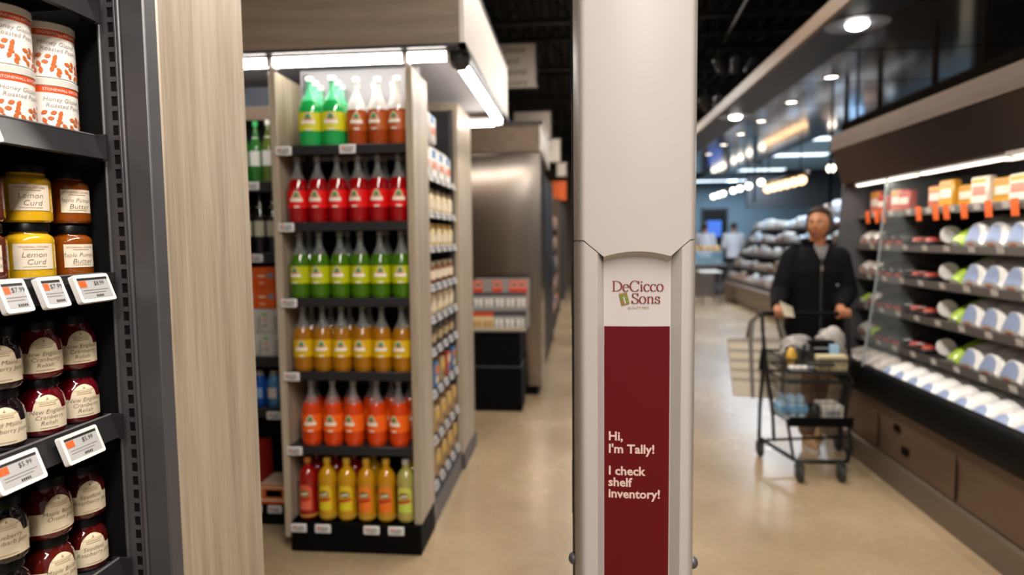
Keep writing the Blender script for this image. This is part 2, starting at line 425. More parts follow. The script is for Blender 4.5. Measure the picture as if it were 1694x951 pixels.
# pipes and spot cluster left of the soffit
PIPE = mat('galvanised_conduit', '55534f', 0.4, 0.7, var=0.1)
b = MB(); b.tube([(1.28, 4.9, 3.29), (1.9, 9.5, 3.9)], .016, PIPE, 8); tag(b.build('conduit_pipe'), 'thin slanting metal conduit pipe under the black ceiling', 'pipe')
for (y, z, l) in ((9.0, 4.10, 'upper horizontal grey pipe across the black ceiling right of the white tower'), (9.0, 3.86, 'lower horizontal grey pipe across the black ceiling right of the white tower')):
    b = MB(); b.tube([(1.7, y + (.1 if z > 4 else 0), z + .07), (4.4, y + (.1 if z > 4 else 0), z + .07)], .025, PIPE, 8)
    for q in (2.0, 3.0, 4.1): b.tube([(q, y + (.1 if z > 4 else 0), z + .07), (q, y + (.1 if z > 4 else 0), 4.3)], .006, PIPE, 6)
    tag(b.build('sprinkler_pipe'), l, 'pipe', 'pipes under the black ceiling')
SPOTW = mat('spot_lens', 'fff2dd', 0.4, emit=10.0)
k = 0
RAIL = [(1.62, 6.5, 3.24), (1.95, 8.6, 3.30)]
for (x0, x1, ya, z, nm) in ((1.56, 2.05, 7.4, 3.33, 'upper'), (1.50, 1.95, 7.9, 3.02, 'lower')):
    b = MB(); b.box(x0 - .1, x1 + .1, ya - .02, ya + .02, z + .2, z + .23, BLACK)
    for q in (x0, x1): b.tube([(q, ya, z + .23), (q, ya, 4.3)], .006, BLACK, 6)
    tag(b.build('lighting_track'), nm + ' black lighting track hanging under the ceiling right of the white tower', 'track', 'lighting tracks')
    for i in range(4):
        xx = x0 + (x1 - x0) * i / 3
        t = thing('track_spotlight', ORD[i] + ' spotlight from the left on the ' + nm + ' lighting track', 'lamp', (xx, ya, z), 0, 'track spotlights')
        b = MB(); rot = Matrix.Rotation(R_(-35 + 22 * i), 3, 'Z') @ Matrix.Rotation(R_(60), 3, 'X')
        fn = lambda p: rot @ Vector(p)
        b.lathe([(.035, .13), (.05, .1), (.055, -.08), (.048, -.08)], GREY if i % 2 else DGREY, 16, fn=fn); b.build('housing', t)
        b = MB(); b.lathe([(.001, -.083), (.045, -.083), (.045, -.081)], SPOTW if i in (1, 3) else DGREY, 16, fn=fn); b.build('lens', t)
        b = MB(); b.tube([(0, 0, .03), (0, 0, .2)], .008, BLACK, 6); b.build('arm', t)

# ================================================================== NEAR JAR SHELVES
PX = -0.743          # aisle face of the near unit
NEAR_Y = 1.10
SH = [1.913, 1.680, 1.440, 1.186, 0.918]
unit = thing('shelving_unit', 'black steel store shelving with slotted post and tall pale oak end panel, stocked with jars', 'shelving', (0, 0, 0))
DARKIN = mat('shelf_interior_black', '070708', 0.7, var=0.1, spec=0.2)
b = MB()
b.box(-1.30, -1.27, -.6, NEAR_Y, 0.0, 2.4, DARKIN)                      # back
b.box(-1.27, -.828, NEAR_Y, NEAR_Y + .02, 0.0, 2.4, DARKIN)             # inner end wall
b.box(-1.27, -.86, -.6, NEAR_Y, 0.0, .14, DARKIN)
b.build('carcass', unit)
# slotted upright: real slots every inch
b = MB(); xa, xb = -.828, -.788; sa, sb = -.8145, -.8035; ya, yb = NEAR_Y - .0018, NEAR_Y
b.box(xa, sa, ya, yb, 0.02, 2.4, GREY); b.box(sb, xb, ya, yb, 0.02, 2.4, GREY)
z = 0.03
while z < 2.38:
    b.box(sa, sb, ya, yb, z, z + .0085, GREY); z += .0254
b.box(xa - .002, xa + .004, ya - .008, ya + .002, .02, 2.4, GREY, ch=.002); b.box(xb - .006, xb + .001, ya - .008, ya + .002, .02, 2.4, GREY, ch=.002)
b.box(xb - .012, xb - .008, ya - .005, ya + .002, .02, 2.4, GREY, ch=.001)
b.box(sa, sb, NEAR_Y + .0003, NEAR_Y + .001, .02, 2.4, DARKIN)  # black plate close behind the slots paints their shaded depth
b.build('slotted_upright', unit)
b = MB(); b.box(xb, PX, NEAR_Y - .006, NEAR_Y + .03, 0.0, 2.4, GREY, ch=.003); b.build('edge_post', unit)
b = MB(); b.box(-1.30, PX, NEAR_Y + .03, 1.44, 0.0, 2.4, OAK, ch=.004); b.build('end_panel', unit)
LIPM = mat('shelf_lip_steel', '2b2a2c', 0.34, 0.3, var=0.1)
CLEARTRIM = mat('shelf_lip_clear_edge', '6b696b', 0.2, 0.2)
for i, z in enumerate(SH):
    b = MB(); y0, y1 = -.6, 1.078
    b.box(-1.26, -.845, y0, y1, z - .012, z, SHELFGREY)
    b.build('shelf', unit)
    l = MB()    # tilted price-channel lip
    prof = [(-.846, z + .004), (-.834, z + .006), (-.818, z - .034), (-.825, z - .036), (-.846, z - .014)]
    n = len(prof)
    vs = [(px, y0, pz) for px, pz in prof] + [(px, y1, pz) for px, pz in prof]
    l.add(vs, [tuple(range(n)), tuple(range(n, 2 * n))[::-1]] + [(j, j + n, (j + 1) % n + n, (j + 1) % n) for j in range(n)], LIPM)
    l.box(-.847, -.812, y1 - .002, y1 + .003, z - .038, z + .008, LIPM)
    l.tube([(-.8345, y0, z + .0065), (-.8345, y1, z + .0065)], .0022, CLEARTRIM, 6)
    l.build('price_channel', unit.children[-1])

# electronic price tags on the near lips
def price_tag(width, height, nm):
    def make(label):
        t = thing('price_tag', label, 'price tag')
        w, h = width / 2, height / 2
        b = MB(); pts = []
        for cx_, cy_, a0 in ((w - .004, h - .004, 0), (-w + .004, h - .004, 90), (-w + .004, -h + .004, 180), (w - .004, -h + .004, 270)):
            for q in range(4): a = R_(a0 + q * 30); pts.append((cx_ + .004 * math.cos(a), cy_ + .004 * math.sin(a)))
        fn = plane_map((0, 0, 0), (0, 1, 0), (-.35, 0, .937))
        b.prism(pts, 0, .009, WHITE, fn); b.build('casing', t)
        b = MB(); g = .006; b.add([(-w + g, -h + g, .0093), (w - g, -h + g, .0093), (w - g, h - g, .0093), (-w + g, h - g, .0093)], [(0, 1, 2, 3)], TAGGREY, False, fn)
        f2 = lifted(fn, .0097)
        b.poly([(-w + g, h - g - .004), (w - g, h - g - .004), (w - g, h - g), (-w + g, h - g)], INK, f2)
        ow = min(.016, width * .22)
        b.poly([(-w + g + .001, h - g - .016), (-w + g + .001 + ow, h - g - .016), (-w + g + .001 + ow, h - g - .005), (-w + g + .001, h - g - .005)], ORANGE, f2)
        b.text(nm, .0105, INK, f2, x=w * .28, y=h - g - .014, shear=0.1)
        for r in range(2):
            yy = h - g - .021 - r * .0045
            b.poly([(-w * .72, yy - .0011), (w * (.7 - .2 * r), yy - .0011), (w * (.7 - .2 * r), yy), (-w * .72, yy)], INKGREY, f2)
        for q in range(5):
            xx = -w * .1 + q * .0035; b.poly([(xx, -h + g + .002), (xx + .0022, -h + g + .002), (xx + .0022, -h + g + .006), (xx, -h + g + .006)], INK, f2)
        b.build('screen', t)
        return t
    return Kind(make)
big9 = price_tag(.080, .048, '$8.99'); big5 = price_tag(.080, .048, '$5.99'); small = price_tag(.048, .050, '$7.99')
TX = -.814
def put_tag(kind, y, z, label): kind.put((TX, y, z - .018), 0, label, 'white price tags on the near shelf lips')
put_tag(big9, .815, SH[1], 'white price tag cut by the picture edge below the peanut cans')
put_tag(small, .865, SH[2], 'small white price tag leftmost below the yellow curd jars')
put_tag(small, .935, SH[2], 'small white price tag in the middle below the yellow curd jars')
put_tag(big9, 1.022, SH[2], 'wide white price tag below the amber maple butter jars')
put_tag(big5, .975, SH[3], 'wide white price tag at the right under the relish jars')
put_tag(big5, .852, SH[3], 'white price tag cut by the picture edge under the blueberry jam')

# cans of peanuts -------------------------------------------------------------
CANW = mat('can_white_print', 'f0ece6', 0.4, var=0.02); CANLID = mat('can_plastic_lid', 'd8d4cc', 0.35); CANRED = mat('can_red_band', 'dc5420', 0.4)
NUT = mat('printed_peanut', 'c8662c', 0.5, var=0.25, vscale=200); HAND = mat('handwriting_ink_grey', '9a958f', 0.6); TINR = mat('can_tin_rim', 'c9c6c0', 0.25, 0.8)
def make_can(label):
    t = thing('peanut_can', label, 'can'); rr = .0415; h = .0905
    b = MB(); b.lathe([(rr - .002, 0), (rr, .0015), (rr, h - .011)], CANW, 36); b.build('can_body', t)
    b = MB(); b.lathe([(rr + .0012, h - .012), (rr + .0014, h - .002), (rr - .001, h), (rr - .006, h - .002)], CANLID, 36); b.build('lid', t)
    b = MB(); a0 = R_(-16)
    b.grid(lambda u, v: ((rr + .0003) * math.cos(2 * PI * u), (rr + .0003) * math.sin(2 * PI * u), h - .0235 + .0105 * v), 40, 1, CANRED)
    fn = cyl_map(rr, a0, 0, .0007)
    b.text('STONEWALL KITCHEN', .0062, CANW, fn, y=h - .0205)
    b.text('Honey Glazed', .0100, HAND, fn, y=h - .037, x=-.004, shear=.25)
    b.text('Roasted Peanuts', .0100, HAND, fn, y=h - .047, x=.004, shear=.25)
    rnd = random.Random(3)
    done = []
    for i in range(150):
        u = rnd.uniform(-.06, .06); v = .006 + abs(rnd.gauss(0, .016))
        if v > .036 or any(abs(u - du) < .0085 and abs(v - dv) < .0055 for du, dv in done): continue
        done.append((u, v))
        a = rnd.uniform(0, PI); L = rnd.uniform(.0046, .0058); W = .0027
        pts = []
        for q in range(8):
            tq = 2 * PI * q / 8; px = L * math.cos(tq); py = W * math.sin(tq) * (1 - .25 * math.cos(2 * tq)); pts.append((u + px * math.cos(a) - py * math.sin(a), v + px * math.sin(a) + py * math.cos(a)))
        b.poly(pts, NUT, fn)
    b.build('printed_label', t)
    return t
cans = Kind(make_can)
cy = [1.045, .955, .862]; cxs = -.888
for k, (y, wy) in enumerate(zip(cy, ('right', 'middle', 'left'))):
    for s in range(2):
        cans.put((cxs, y, SH[1] + .0005 + s * .091), R_(8 * k - 5 * s), '%s white peanut can of the %s stack on the upper shelf' % ('top' if s else 'bottom', wy), 'stacked cans of honey glazed peanuts')

# jars ---------------------------------------------------------------------
LID = mat('jar_lid_black', '070808', 0.35, var=0.2, spec=.3); LABEL = mat('cream_paper_label', 'dccdb0', 0.65, var=0.04); LABW = mat('pale_paper_label', 'e4d8c4', 0.6, var=0.04)
SCRIPT = mat('brown_script_ink', '5c493a', 0.6); FINE = mat('fine_tan_print', 'a08a68', 0.6); REDPRINT = mat('label_red_print', 'a5502f', 0.6)
def jar(name, kindname, content, rr, h, lines, arch, lab=LABEL, la=-25, half=.9, glass2=None):
    body_h = h * .80
    def make(label):
        t = thing(name, label, 'jar')
        b = MB()
        if arch:
            prof = [(rr * .86, 0), (rr * .97, .003), (rr, .008), (rr, body_h * .60), (rr * .985, body_h * .70), (rr * .93, body_h * .82), (rr * .80, body_h * .93), (rr * .70, body_h * .99), (rr * .70, h * .87)]
        else:
            prof = [(rr * .90, 0), (rr * .99, .003), (rr, .008), (rr * .99, body_h * .80), (rr * .985, body_h * .88), (rr * .93, body_h * .95), (rr * .80, body_h * .995), (rr * .77, body_h * 1.02), (rr * .77, h * .87)]
        b.lathe(prof, content, 32); b.build('glass_jar', t)
        b = MB(); lr = rr * (.77 if arch else .84)
        pr = [(lr, h * .845), (lr, h * .985), (lr * .97, h), (lr * .2, h)]
        b.lathe(pr, LID, 32); b.build('lid', t)
        b = MB(); a0 = R_(la); wid = rr * half
        fn = cyl_map(rr, a0, 0, .0004)
        z0 = h * .115
        if arch:
            zs = body_h * .58; za = body_h * .90; aw = rr * .62
            # the arch tongue follows the shoulder of the jar
            def rad(z):
                for (r0, q0), (r1, q1) in zip(prof, prof[1:]):
                    if q0 <= z <= q1 and q1 > q0: return r0 + (r1 - r0) * (z - q0) / (q1 - q0)
                return rr
            b.grid(lambda u, v: ((rr + .0006) * math.cos(a0 - (rr * 1.75) / rr + (rr * 1.75 + wid) / rr * u), (rr + .0006) * math.sin(a0 - 1.75 + (1.75 + half) * u), z0 + (zs - z0) * v), 26, 1, lab)
            def tongue(u, v):
                uu = -aw + 2 * aw * u; top = (za - zs) * math.sqrt(max(0, 1 - (uu / aw) ** 2)); z = zs + top * v - .0002
                a = a0 + uu / rr; q = rad(z) + .0008
                return (q * math.cos(a), q * math.sin(a), z)
            b.grid(tongue, 16, 5, lab)
            fz = lambda p: (lambda q, a: (q * math.cos(a), q * math.sin(a), p[1]))(rad(p[1]) + .0013, a0 + p[0] / rr)
            fz.curved = True
            b.poly([(-.0022, za - .0072), (.0022, za - .0072), (0, za - .0030)], FINE, fz)
            b.text('STONEWALL KITCHEN', .0034, FINE, fz, y=za - .0115)
            for r in range(2): b.poly([(-aw * .55, za - .0135 - r * .003), (aw * .55, za - .0135 - r * .003), (aw * .55, za - .0127 - r * .003), (-aw * .55, za - .0127 - r * .003)], FINE, fz)
            n = len(lines)
            for i, s in enumerate(lines): b.text(s, .0098, SCRIPT, fz, offset=-.00013, y=zs - .0055 - i * .0092, x=(.002 if i % 2 else 0), shear=.22)
            b.poly([(-aw * .6, z0 + .0036), (aw * .6, z0 + .0036), (aw * .6, z0 + .0044), (-aw * .6, z0 + .0044)], FINE, fz)
        else:
            z1 = body_h * .80; z0 = h * .2
            b.grid(lambda u, v: ((rr + .0006) * math.cos(a0 - half + 2 * half * u), (rr + .0006) * math.sin(a0 - half + 2 * half * u), z0 + (z1 - z0) * v), 22, 1, lab)
            f2 = cyl_map(rr, a0, 0, .0011)
            b.text('STONEWALL KITCHEN', .0040, REDPRINT, f2, y=z1 - .0065)
            b.poly([(-rr * .4, z1 - .0095), (rr * .4, z1 - .0095), (rr * .4, z1 - .0087), (-rr * .4, z1 - .0087)], FINE, f2)
            for i, s in enumerate(lines): b.text(s, .0122 if len(s) < 8 else .0098, SCRIPT, f2, offset=-.00016, y=z1 - .0215 - i * .0115, x=.002 * i, shear=.22)
            b.poly([(-rr * .45, z0 + .004), (rr * .45, z0 + .004), (rr * .45, z0 + .0047), (-rr * .45, z0 + .0047)], FINE, f2)
        b.build('paper_label', t)
        return t
    return Kind(make)
CURD = mat('lemon_curd', 'd8a81a', 0.14, coat=.6, var=.12, vscale=60); MAPLE = mat('maple_butter', '83400a', 0.12, coat=.7, var=.3, vscale=40)
DARKBUT = mat('dark_caramel', '5a2310', 0.12, coat=.7, var=.25, vscale=50)
BLUEB = mat('blueberry_jam', '15080d', 0.1, coat=.8, var=.4, vscale=90); CRAN = mat('cranberry_relish', '5c0713', 0.1, coat=.8, var=.45, vscale=110)
RASP = mat('raspberry_jam', '4a0c0a', 0.1, coat=.8, var=.5, vscale=110); RHUB = mat('rhubarb_jam', '541410', 0.1, coat=.8, var=.5, vscale=120)
k_curd = jar('curd_jar', 'curd', CURD, .0350, .093, ['Lemon', 'Curd'], False, LABW, -38, .82)
k_maple = jar('butter_jar', 'maple', MAPLE, .0315, .090, ['Maple Pumpkin', 'Butter'], False, LABW, -26, .80)
k_choc = jar('sauce_jar', 'dark', DARKBUT, .0340, .090, ['Bittersweet Choc', 'Caramel Cream'], False, LABW, -45, .82)
k_blue = jar('jam_jar', 'blueberry', BLUEB, .0345, .094, ['Wild Maine', 'Blueberry Jam'], True, LABEL, -30, .95)
k_cran = jar('relish_jar', 'cranberry', CRAN, .0345, .094, ['New England', 'Cranberry', 'Relish'], True, LABEL, -30, .95)
k_rasp = jar('jam_jar', 'raspberry', RASP, .0345, .094, ['Seedless', 'Raspberry Jam'], True, LABEL, -30, .95)
k_rhub = jar('jam_jar', 'rhubarb', BLUEB, .0365, .098, ['Blueberry', 'Rhubarb Jam'], True, LABEL, -30, .95)
k_map = jar('jam_jar', 'onion', RHUB, .0365, .098, ['Maple Bacon', 'Onion Jam'], True, LABEL, -24, .95)
for s in range(2):
    z = SH[2] + .0005 + s * .0935; wh = 'upper' if s else 'lower'
    k_maple.put((-.880, 1.066, z), 0, wh + ' amber maple butter jar of its stack beside the slotted post', 'jars on the curd shelf')
    k_curd.put((-.885, .982, z), 0, wh + ' bright yellow lemon curd jar of its stack', 'jars on the curd shelf')
    k_choc.put((-.885, .893, z), 0, wh + ' dark brown sauce jar of the stack at the picture edge', 'jars on the curd shelf')
    z = SH[3] + .0005 + s * .0945
    k_cran.put((-.885, 1.062, z), 0, wh + ' red cranberry relish jar of the stack nearest the slotted post', 'jars on the relish shelf')
    k_cran.put((-.885, .985, z), R_(-3), wh + ' red cranberry relish jar of the middle stack beside the blueberry jam', 'jars on the relish shelf')
    k_blue.put((-.885, .905, z), R_(-4), wh + ' almost black wild blueberry jam jar at the left of the relish', 'jars on the relish shelf')
    k_blue.put((-.885, .828, z), R_(-8), wh + ' dark jam jar cut by the picture edge on the relish shelf', 'jars on the relish shelf')
    z = SH[4] + .0005 + s * .0985
    k_rasp.put((-.885, 1.062, z * 1 - s * .004), 0, wh + ' dark red seedless raspberry jam jar nearest the slotted post', 'jars on the lowest visible shelf')
    k_map.put((-.882, .978, z), R_(6), wh + ' brown red jam jar in the middle of the lowest visible shelf', 'jars on the lowest visible shelf')
    k_rhub.put((-.885, .893, z), R_(-2), wh + ' dark blueberry rhubarb jam jar at the left of the lowest visible shelf', 'jars on the lowest visible shelf')
# ================================================================== BOTTLE END CAP DISPLAY
EY = 2.96                       # front plane of the display
EL, ER = -1.415, -0.737         # outer left / aisle side
ESH = [1.936, 1.582, 1.226, 0.874, 0.512]
EBASE = 0.145
BACKPAN = mat('grey_back_panel', 'a9a7ab', 0.6, var=0.04)
cap_ = thing('display_shelf', 'pale oak end cap display shelf filled with rows of coloured soda bottles', 'display shelf', (0, 0, 0))
b = MB(); b.box(EL, EL + .034, EY, EY + .30, .06, 2.28, OAK, ch=.002); b.build('side_panel', cap_)
b = MB(); b.box(ER - .034, ER, EY, EY + .30, .06, 2.28, OAK, ch=.002); b.build('side_panel', cap_)
b = MB(); b.box(EL + .034, ER - .034, EY + .285, EY + .30, .06, 1.9, DARKIN); b.box(EL + .034, ER - .034, EY + .285, EY + .30, 1.9, 2.35, BACKPAN); b.build('back_panel', cap_)
for x in (EL + .05, ):
    b = MB(); b.box(x, x + .03, EY + .272, EY + .286, .15, 2.33, GREY)
    z = .2
    while z < 2.3: b.box(x + .010, x + .020, EY + .2708, EY + .273, z, z + .014, DARKIN); z += .0254
    b.build('slotted_upright', cap_)
for z in ESH:
    b = MB(); b.box(EL + .036, ER - .036, EY + .012, EY + .283, z - .014, z, SHELFGREY); b.build('shelf', cap_)
    l = MB(); l.box(EL + .036, ER - .036, EY + .002, EY + .012, z - .038, z + .004, LIPM, ch=.002); l.build('price_channel', cap_.children[-1])
b = MB(); b.box(-1.378, -.735, EY - .02, EY + .28, 0.0, EBASE, BLACK, ch=.004); b.box(EL + .036, ER - .036, EY + .0, EY + .283, EBASE - .03, EBASE, SHELFGREY); b.build('base', cap_)

# electronic tags of the display
def mini_tag(label):
    t = thing('price_tag', label, 'price tag')
    b = MB(); b.box(-.038, .038, -.009, 0, -.02, .02, WHITE, ch=.002); b.build('casing', t)
    b = MB(); fn = plane_map((0, -.0094, 0), (1, 0, 0), (0, 0, 1))
    b.poly([(-.031, -.014), (.031, -.014), (.031, .014), (-.031, .014)], TAGGREY, fn); f2 = lifted(fn, .0004)
    b.poly([(-.026, .002), (-.008, .002), (-.008, .010), (-.026, .010)], ORANGE, f2); b.text('$2.99', .011, INK, f2, x=.012, y=.001)
    b.poly([(-.026, -.006), (.02, -.006), (.02, -.0045), (-.026, -.0045)], INKGREY, f2); b.poly([(-.01, -.011), (.016, -.011), (.016, -.008), (-.01, -.008)], INK, f2)
    b.build('screen', t)
    return t
mtag = Kind(mini_tag)
names = ['green and amber', 'red', 'lime green', 'yellow', 'orange']
for k, z in enumerate(ESH):
    mtag.put((-1.352 + .0 * k, EY, z - .02), 0, 'white price tag at the left end under the %s sodas' % names[k], 'white tags on the bottle display')
mtag.put((-1.045, EY, ESH[0] - .018), 0, 'white price tag in the middle of the top bottle shelf', 'white tags on the bottle display')
for k, x in enumerate((-1.335, -1.215, -.975, -.855)):
    mtag.put((x, EY - .0205, EBASE - .025), 0, ORD[k] + ' white price tag from the left on the black base of the bottle display', 'white tags on the bottle display')

# soda bottles ----------------------------------------------------------------
CLEARNECK = mat('clear_plastic_neck', 'c9ccc8', 0.08, alpha=0.16, coat=.5)
LOGOTAN = mat('logo_tan', 'dcc09a', 0.5); LOGOGREEN = mat('logo_green', '2f8a55', 0.5); LOGOCREAM = mat('logo_cream', 'ece4d4', 0.5); LOGORED = mat('logo_red', 'd8552e', 0.5)
CAPWHITE = mat('white_bottle_cap', 'efeeea', 0.4); CAPGREY = mat('grey_bottle_cap', '8d8880', 0.4)
def soda(liq, lab, necks, capm, fill=.21):
    def make(label):
        t = thing('soda_bottle', label, 'bottle'); r = .0485
        full = [(.028, .004), (.042, 0), (.0465, .012), (.0485, .032), (.047, .055), (.048, .066), (r, .075), (r, .150), (.0475, .165), (.0435, .186), (.0360, .207), (.0265, .226), (.0180, .244), (.0150, .256), (.0132, .272), (.0125, .290)]
        PB = [q for q in full if q[1] <= fill]; PN = [PB[-1]] + [q for q in full if q[1] > fill]
        b = MB(); b.lathe(PB, liq, 24, cap=True); b.build('bottle_body', t)
        b = MB(); b.lathe(PN + [(.0162, .292), (.0162, .296), (.0125, .298)], necks, 16, cap=False); b.build('neck', t)
        b = MB(); b.lathe([(.0155, .296), (.0158, .314), (.0145, .317), (.002, .317)], capm, 18, cap=False); b.build('cap', t)
        b = MB(); a0 = -PI / 2
        b.grid(lambda u, v: ((r + .0006) * math.cos(2 * PI * u), (r + .0006) * math.sin(2 * PI * u), .071 + .082 * v), 32, 1, lab)
        fn = cyl_map(r, a0, 0, .0012); f2 = cyl_map(r, a0, 0, .0018); f3 = cyl_map(r, a0, 0, .0022)
        b.poly([(-.026, .103), (.026, .103), (.024, .116), (.014, .138), (.006, .152), (-.006, .152), (-.014, .138), (-.024, .116)], LOGOTAN, fn)
        b.poly([(-.013, .122), (.013, .122), (.009, .138), (.002, .147), (-.008, .140)], LOGOGREEN, f2)
        b.poly([(-.018, .116), (.018, .116), (.014, .124), (-.014, .124)], LOGORED, f2)
        b.poly([(-.027, .101), (.027, .101), (.029, .108), (.026, .117), (-.026, .117), (-.029, .108)], LOGOCREAM, f3)
        b.poly([(-.012, .073), (.012, .073), (.014, .079), (-.012, .080)], LOGOCREAM, f2)
        b.build('label', t)
        return t
    return Kind(make)
def liquid(name, c, v=.15, sub=0): return mat(name, c, 0.08, coat=.6, var=v, vscale=14)
s_red = soda(liquid('red_soda', '930409'), mat('red_label', 'dc1111', 0.4), CLEARNECK, CAPGREY)
s_lime = soda(liquid('lime_soda', '3f6805'), mat('lime_label', 'b3b80c', 0.4), CLEARNECK, CAPGREY)
s_yel = soda(liquid('pineapple_soda', '9c6406'), mat('yellow_label', 'd2a90c', 0.4), CLEARNECK, CAPGREY)
s_ora = soda(liquid('mandarin_soda', 'c93c06'), mat('orange_label', 'ee6410', 0.4), CLEARNECK, CAPGREY)
s_grn = soda(liquid('green_soda', '1f9e4c'), mat('yellow_green_label', 'cfc91c', 0.4), mat('clear_green_neck', '5fd29a', 0.08, alpha=.75, coat=.5), CAPWHITE)
s_amb = soda(liquid('amber_soda', '9a3f10'), mat('amber_label', 'b0541f', 0.4), mat('glare_white_neck', 'e2e0da', 0.1, alpha=.75, coat=.5), CAPWHITE, .17)  # clear neck whitened to carry the glare of the strip above
X6 = [-1.318, -1.219, -1.121, -1.022, -.924, -.826]
YF = EY + .062
rnd = random.Random(11)
def where(i): return ORD[i] + ' from the left'
for k, (kd, cname) in enumerate(((s_red, 'red'), (s_lime, 'lime green'), (s_yel, 'yellow'))):
    for i, x in enumerate(X6):
        kd.put((x + rnd.uniform(-.003, .003), YF + rnd.uniform(-.004, .004), ESH[k + 1] + .0004), R_(rnd.uniform(-16, 16)), '%s soda bottle, %s in its front row' % (cname, where(i)), cname + ' soda bottles')
    for i, x in enumerate(X6):
        if k == 0 and i < 2 or (k == 1 and i in (1, 3)) or (k == 2 and i == 4): continue
        kd.put((x + .001, YF + .105, ESH[k + 1] + .0004), R_(rnd.uniform(-30, 30)), '%s soda bottle, %s, behind the front row' % (cname, where(i)), cname + ' soda bottles')
for i, x in enumerate((-1.285, -1.178, -1.075, -.962, -.852)):
    s_ora.put((x, YF + rnd.uniform(-.006, .006), ESH[4] + .0004), R_(rnd.uniform(-20, 20)), 'orange soda bottle, %s in its front row' % where(i), 'orange soda bottles')
for i, x in enumerate((-1.318, -1.222, -1.124, -1.020, -.918, -.822)):
    s_ora.put((x, YF + .11, ESH[4] + .0004), R_(rnd.uniform(-30, 30)), 'orange soda bottle, %s in its back row' % where(i), 'orange soda bottles')
for c, x in enumerate((-1.242, -1.132)):
    for r in range(3):
        s_grn.put((x - .010 * r, YF - .005 + .091 * r, ESH[0] + .0004), R_(rnd.uniform(-8, 8)), 'green soda bottle with yellow label, %s column, %s' % (('left', 'right')[c], ('in front', 'in the middle', 'at the back')[r]), 'green soda bottles on the top shelf', scale=(1.17, .92, 1.03))
for i, (x, dy) in enumerate(((-1.020, 0), (-.918, .0), (-.825, 0), (-1.055, .11), (-.965, .11), (-.872, .11))):
    s_amb.put((x, YF + dy + .004, ESH[0] + .0004), R_(rnd.uniform(-15, 15)), 'amber soda bottle with white cap, %s in the %s row' % (where(i % 3), 'front' if i < 3 else 'back'), 'amber soda bottles on the top shelf')

# juice bottles on the base
def juice(liq, capm, l1, l2):
    def make(label):
        t = thing('juice_bottle', label, 'bottle'); r = .0455
        b = MB(); b.lathe([(.030, .003), (.042, 0), (.0455, .008), (.0455, .03), (.0435, .04), (.0435, .165), (.0455, .175), (.0455, .195), (.041, .222), (.028, .243), (.018, .252), (.0165, .278)], liq, 24); b.build('bottle_body', t)
        b = MB(); b.lathe([(.0185, .274), (.019, .297), (.0165, .300), (.002, .300)], capm, 20, cap=False); b.build('cap', t)
        b = MB(); a0 = -PI / 2; rl = .0435
        def top(u): return .145 + .028 * math.sqrt(max(0, 1 - u * u))
        b.grid(lambda u, v: ((rl + .0008) * math.cos(a0 - .85 + 1.7 * u), (rl + .0008) * math.sin(a0 - .85 + 1.7 * u), .045 + (top(2 * u - 1) - .045) * v), 20, 2, l1)
        fn = cyl_map(rl, a0, 0, .0014); f2 = cyl_map(rl, a0, 0, .002)
        b.poly([(-.028, .05), (.028, .05), (.028, .088), (-.028, .080)], l2, fn)
        pts = [(.026 * math.cos(q * PI / 8), .128 + .017 * math.sin(q * PI / 8)) for q in range(16)]
        b.poly(pts, mat('olive_oval', '7d6a26', .5), fn)
        b.poly([(-.018, .120), (.018, .126), (.018, .133), (-.018, .127)], LOGOCREAM, f2)
        b.poly([(-.031, .088), (.031, .098), (.031, .112), (-.031, .102)], mat('red_ribbon', 'b32119', .5), f2)
        b.build('label', t)
        b = MB(); b.lathe([(.0458, .012), (.0458, .022)], mat('juice_foot_band', 'b8953e', .5), 24, cap=False); b.build('foot_band', t)
        return t
    return Kind(make)
YCAP = mat('yellow_bottle_cap', 'c99a2a', 0.4)
j_red = juice(liquid('red_juice', '8f0a08'), mat('amber_cap', 'b5702a', .4), mat('label_pink_red', 'd05a3c', .5), mat('label_coral', 'e0674a', .5))
j_yel = juice(liquid('mango_juice', 'b98709'), YCAP, mat('label_yellow', 'd8b81e', .5), mat('label_lemon', 'd9c322', .5))
j_org = juice(liquid('orange_juice', 'b9800c'), YCAP, mat('label_orange', 'e07a22', .5), mat('label_bright_orange', 'e8701c', .5))
j_pal = juice(liquid('pale_juice', 'a39a52'), mat('pale_cap', 'b8b6a8', .4), mat('label_pale_lime', 'c9c552', .5), mat('label_lime', 'bdd050', .5))
for i, (kd, c) in enumerate(((j_red, 'dark red'), (j_yel, 'golden'), (j_yel, 'golden'), (j_org, 'golden'), (j_org, 'golden'), (j_pal, 'pale clear'))):
    kd.put((X6[i] + .002, EY + .058, EBASE + .0005), R_(rnd.uniform(-7, 7)), '%s juice bottle, %s in the bottom front row' % (c, where(i)), 'juice bottles on the display base')
for i in range(6):
    if i == 4: continue
    (j_red if i in (0, 1, 2) else j_yel).put((X6[i] + .008, EY + .162, EBASE + .0005), R_(rnd.uniform(-7, 7)), '%s juice bottle, %s, behind the bottom front row' % ('dark red' if i in (0, 1, 2) else 'golden', where(i)), 'juice bottles on the display base')

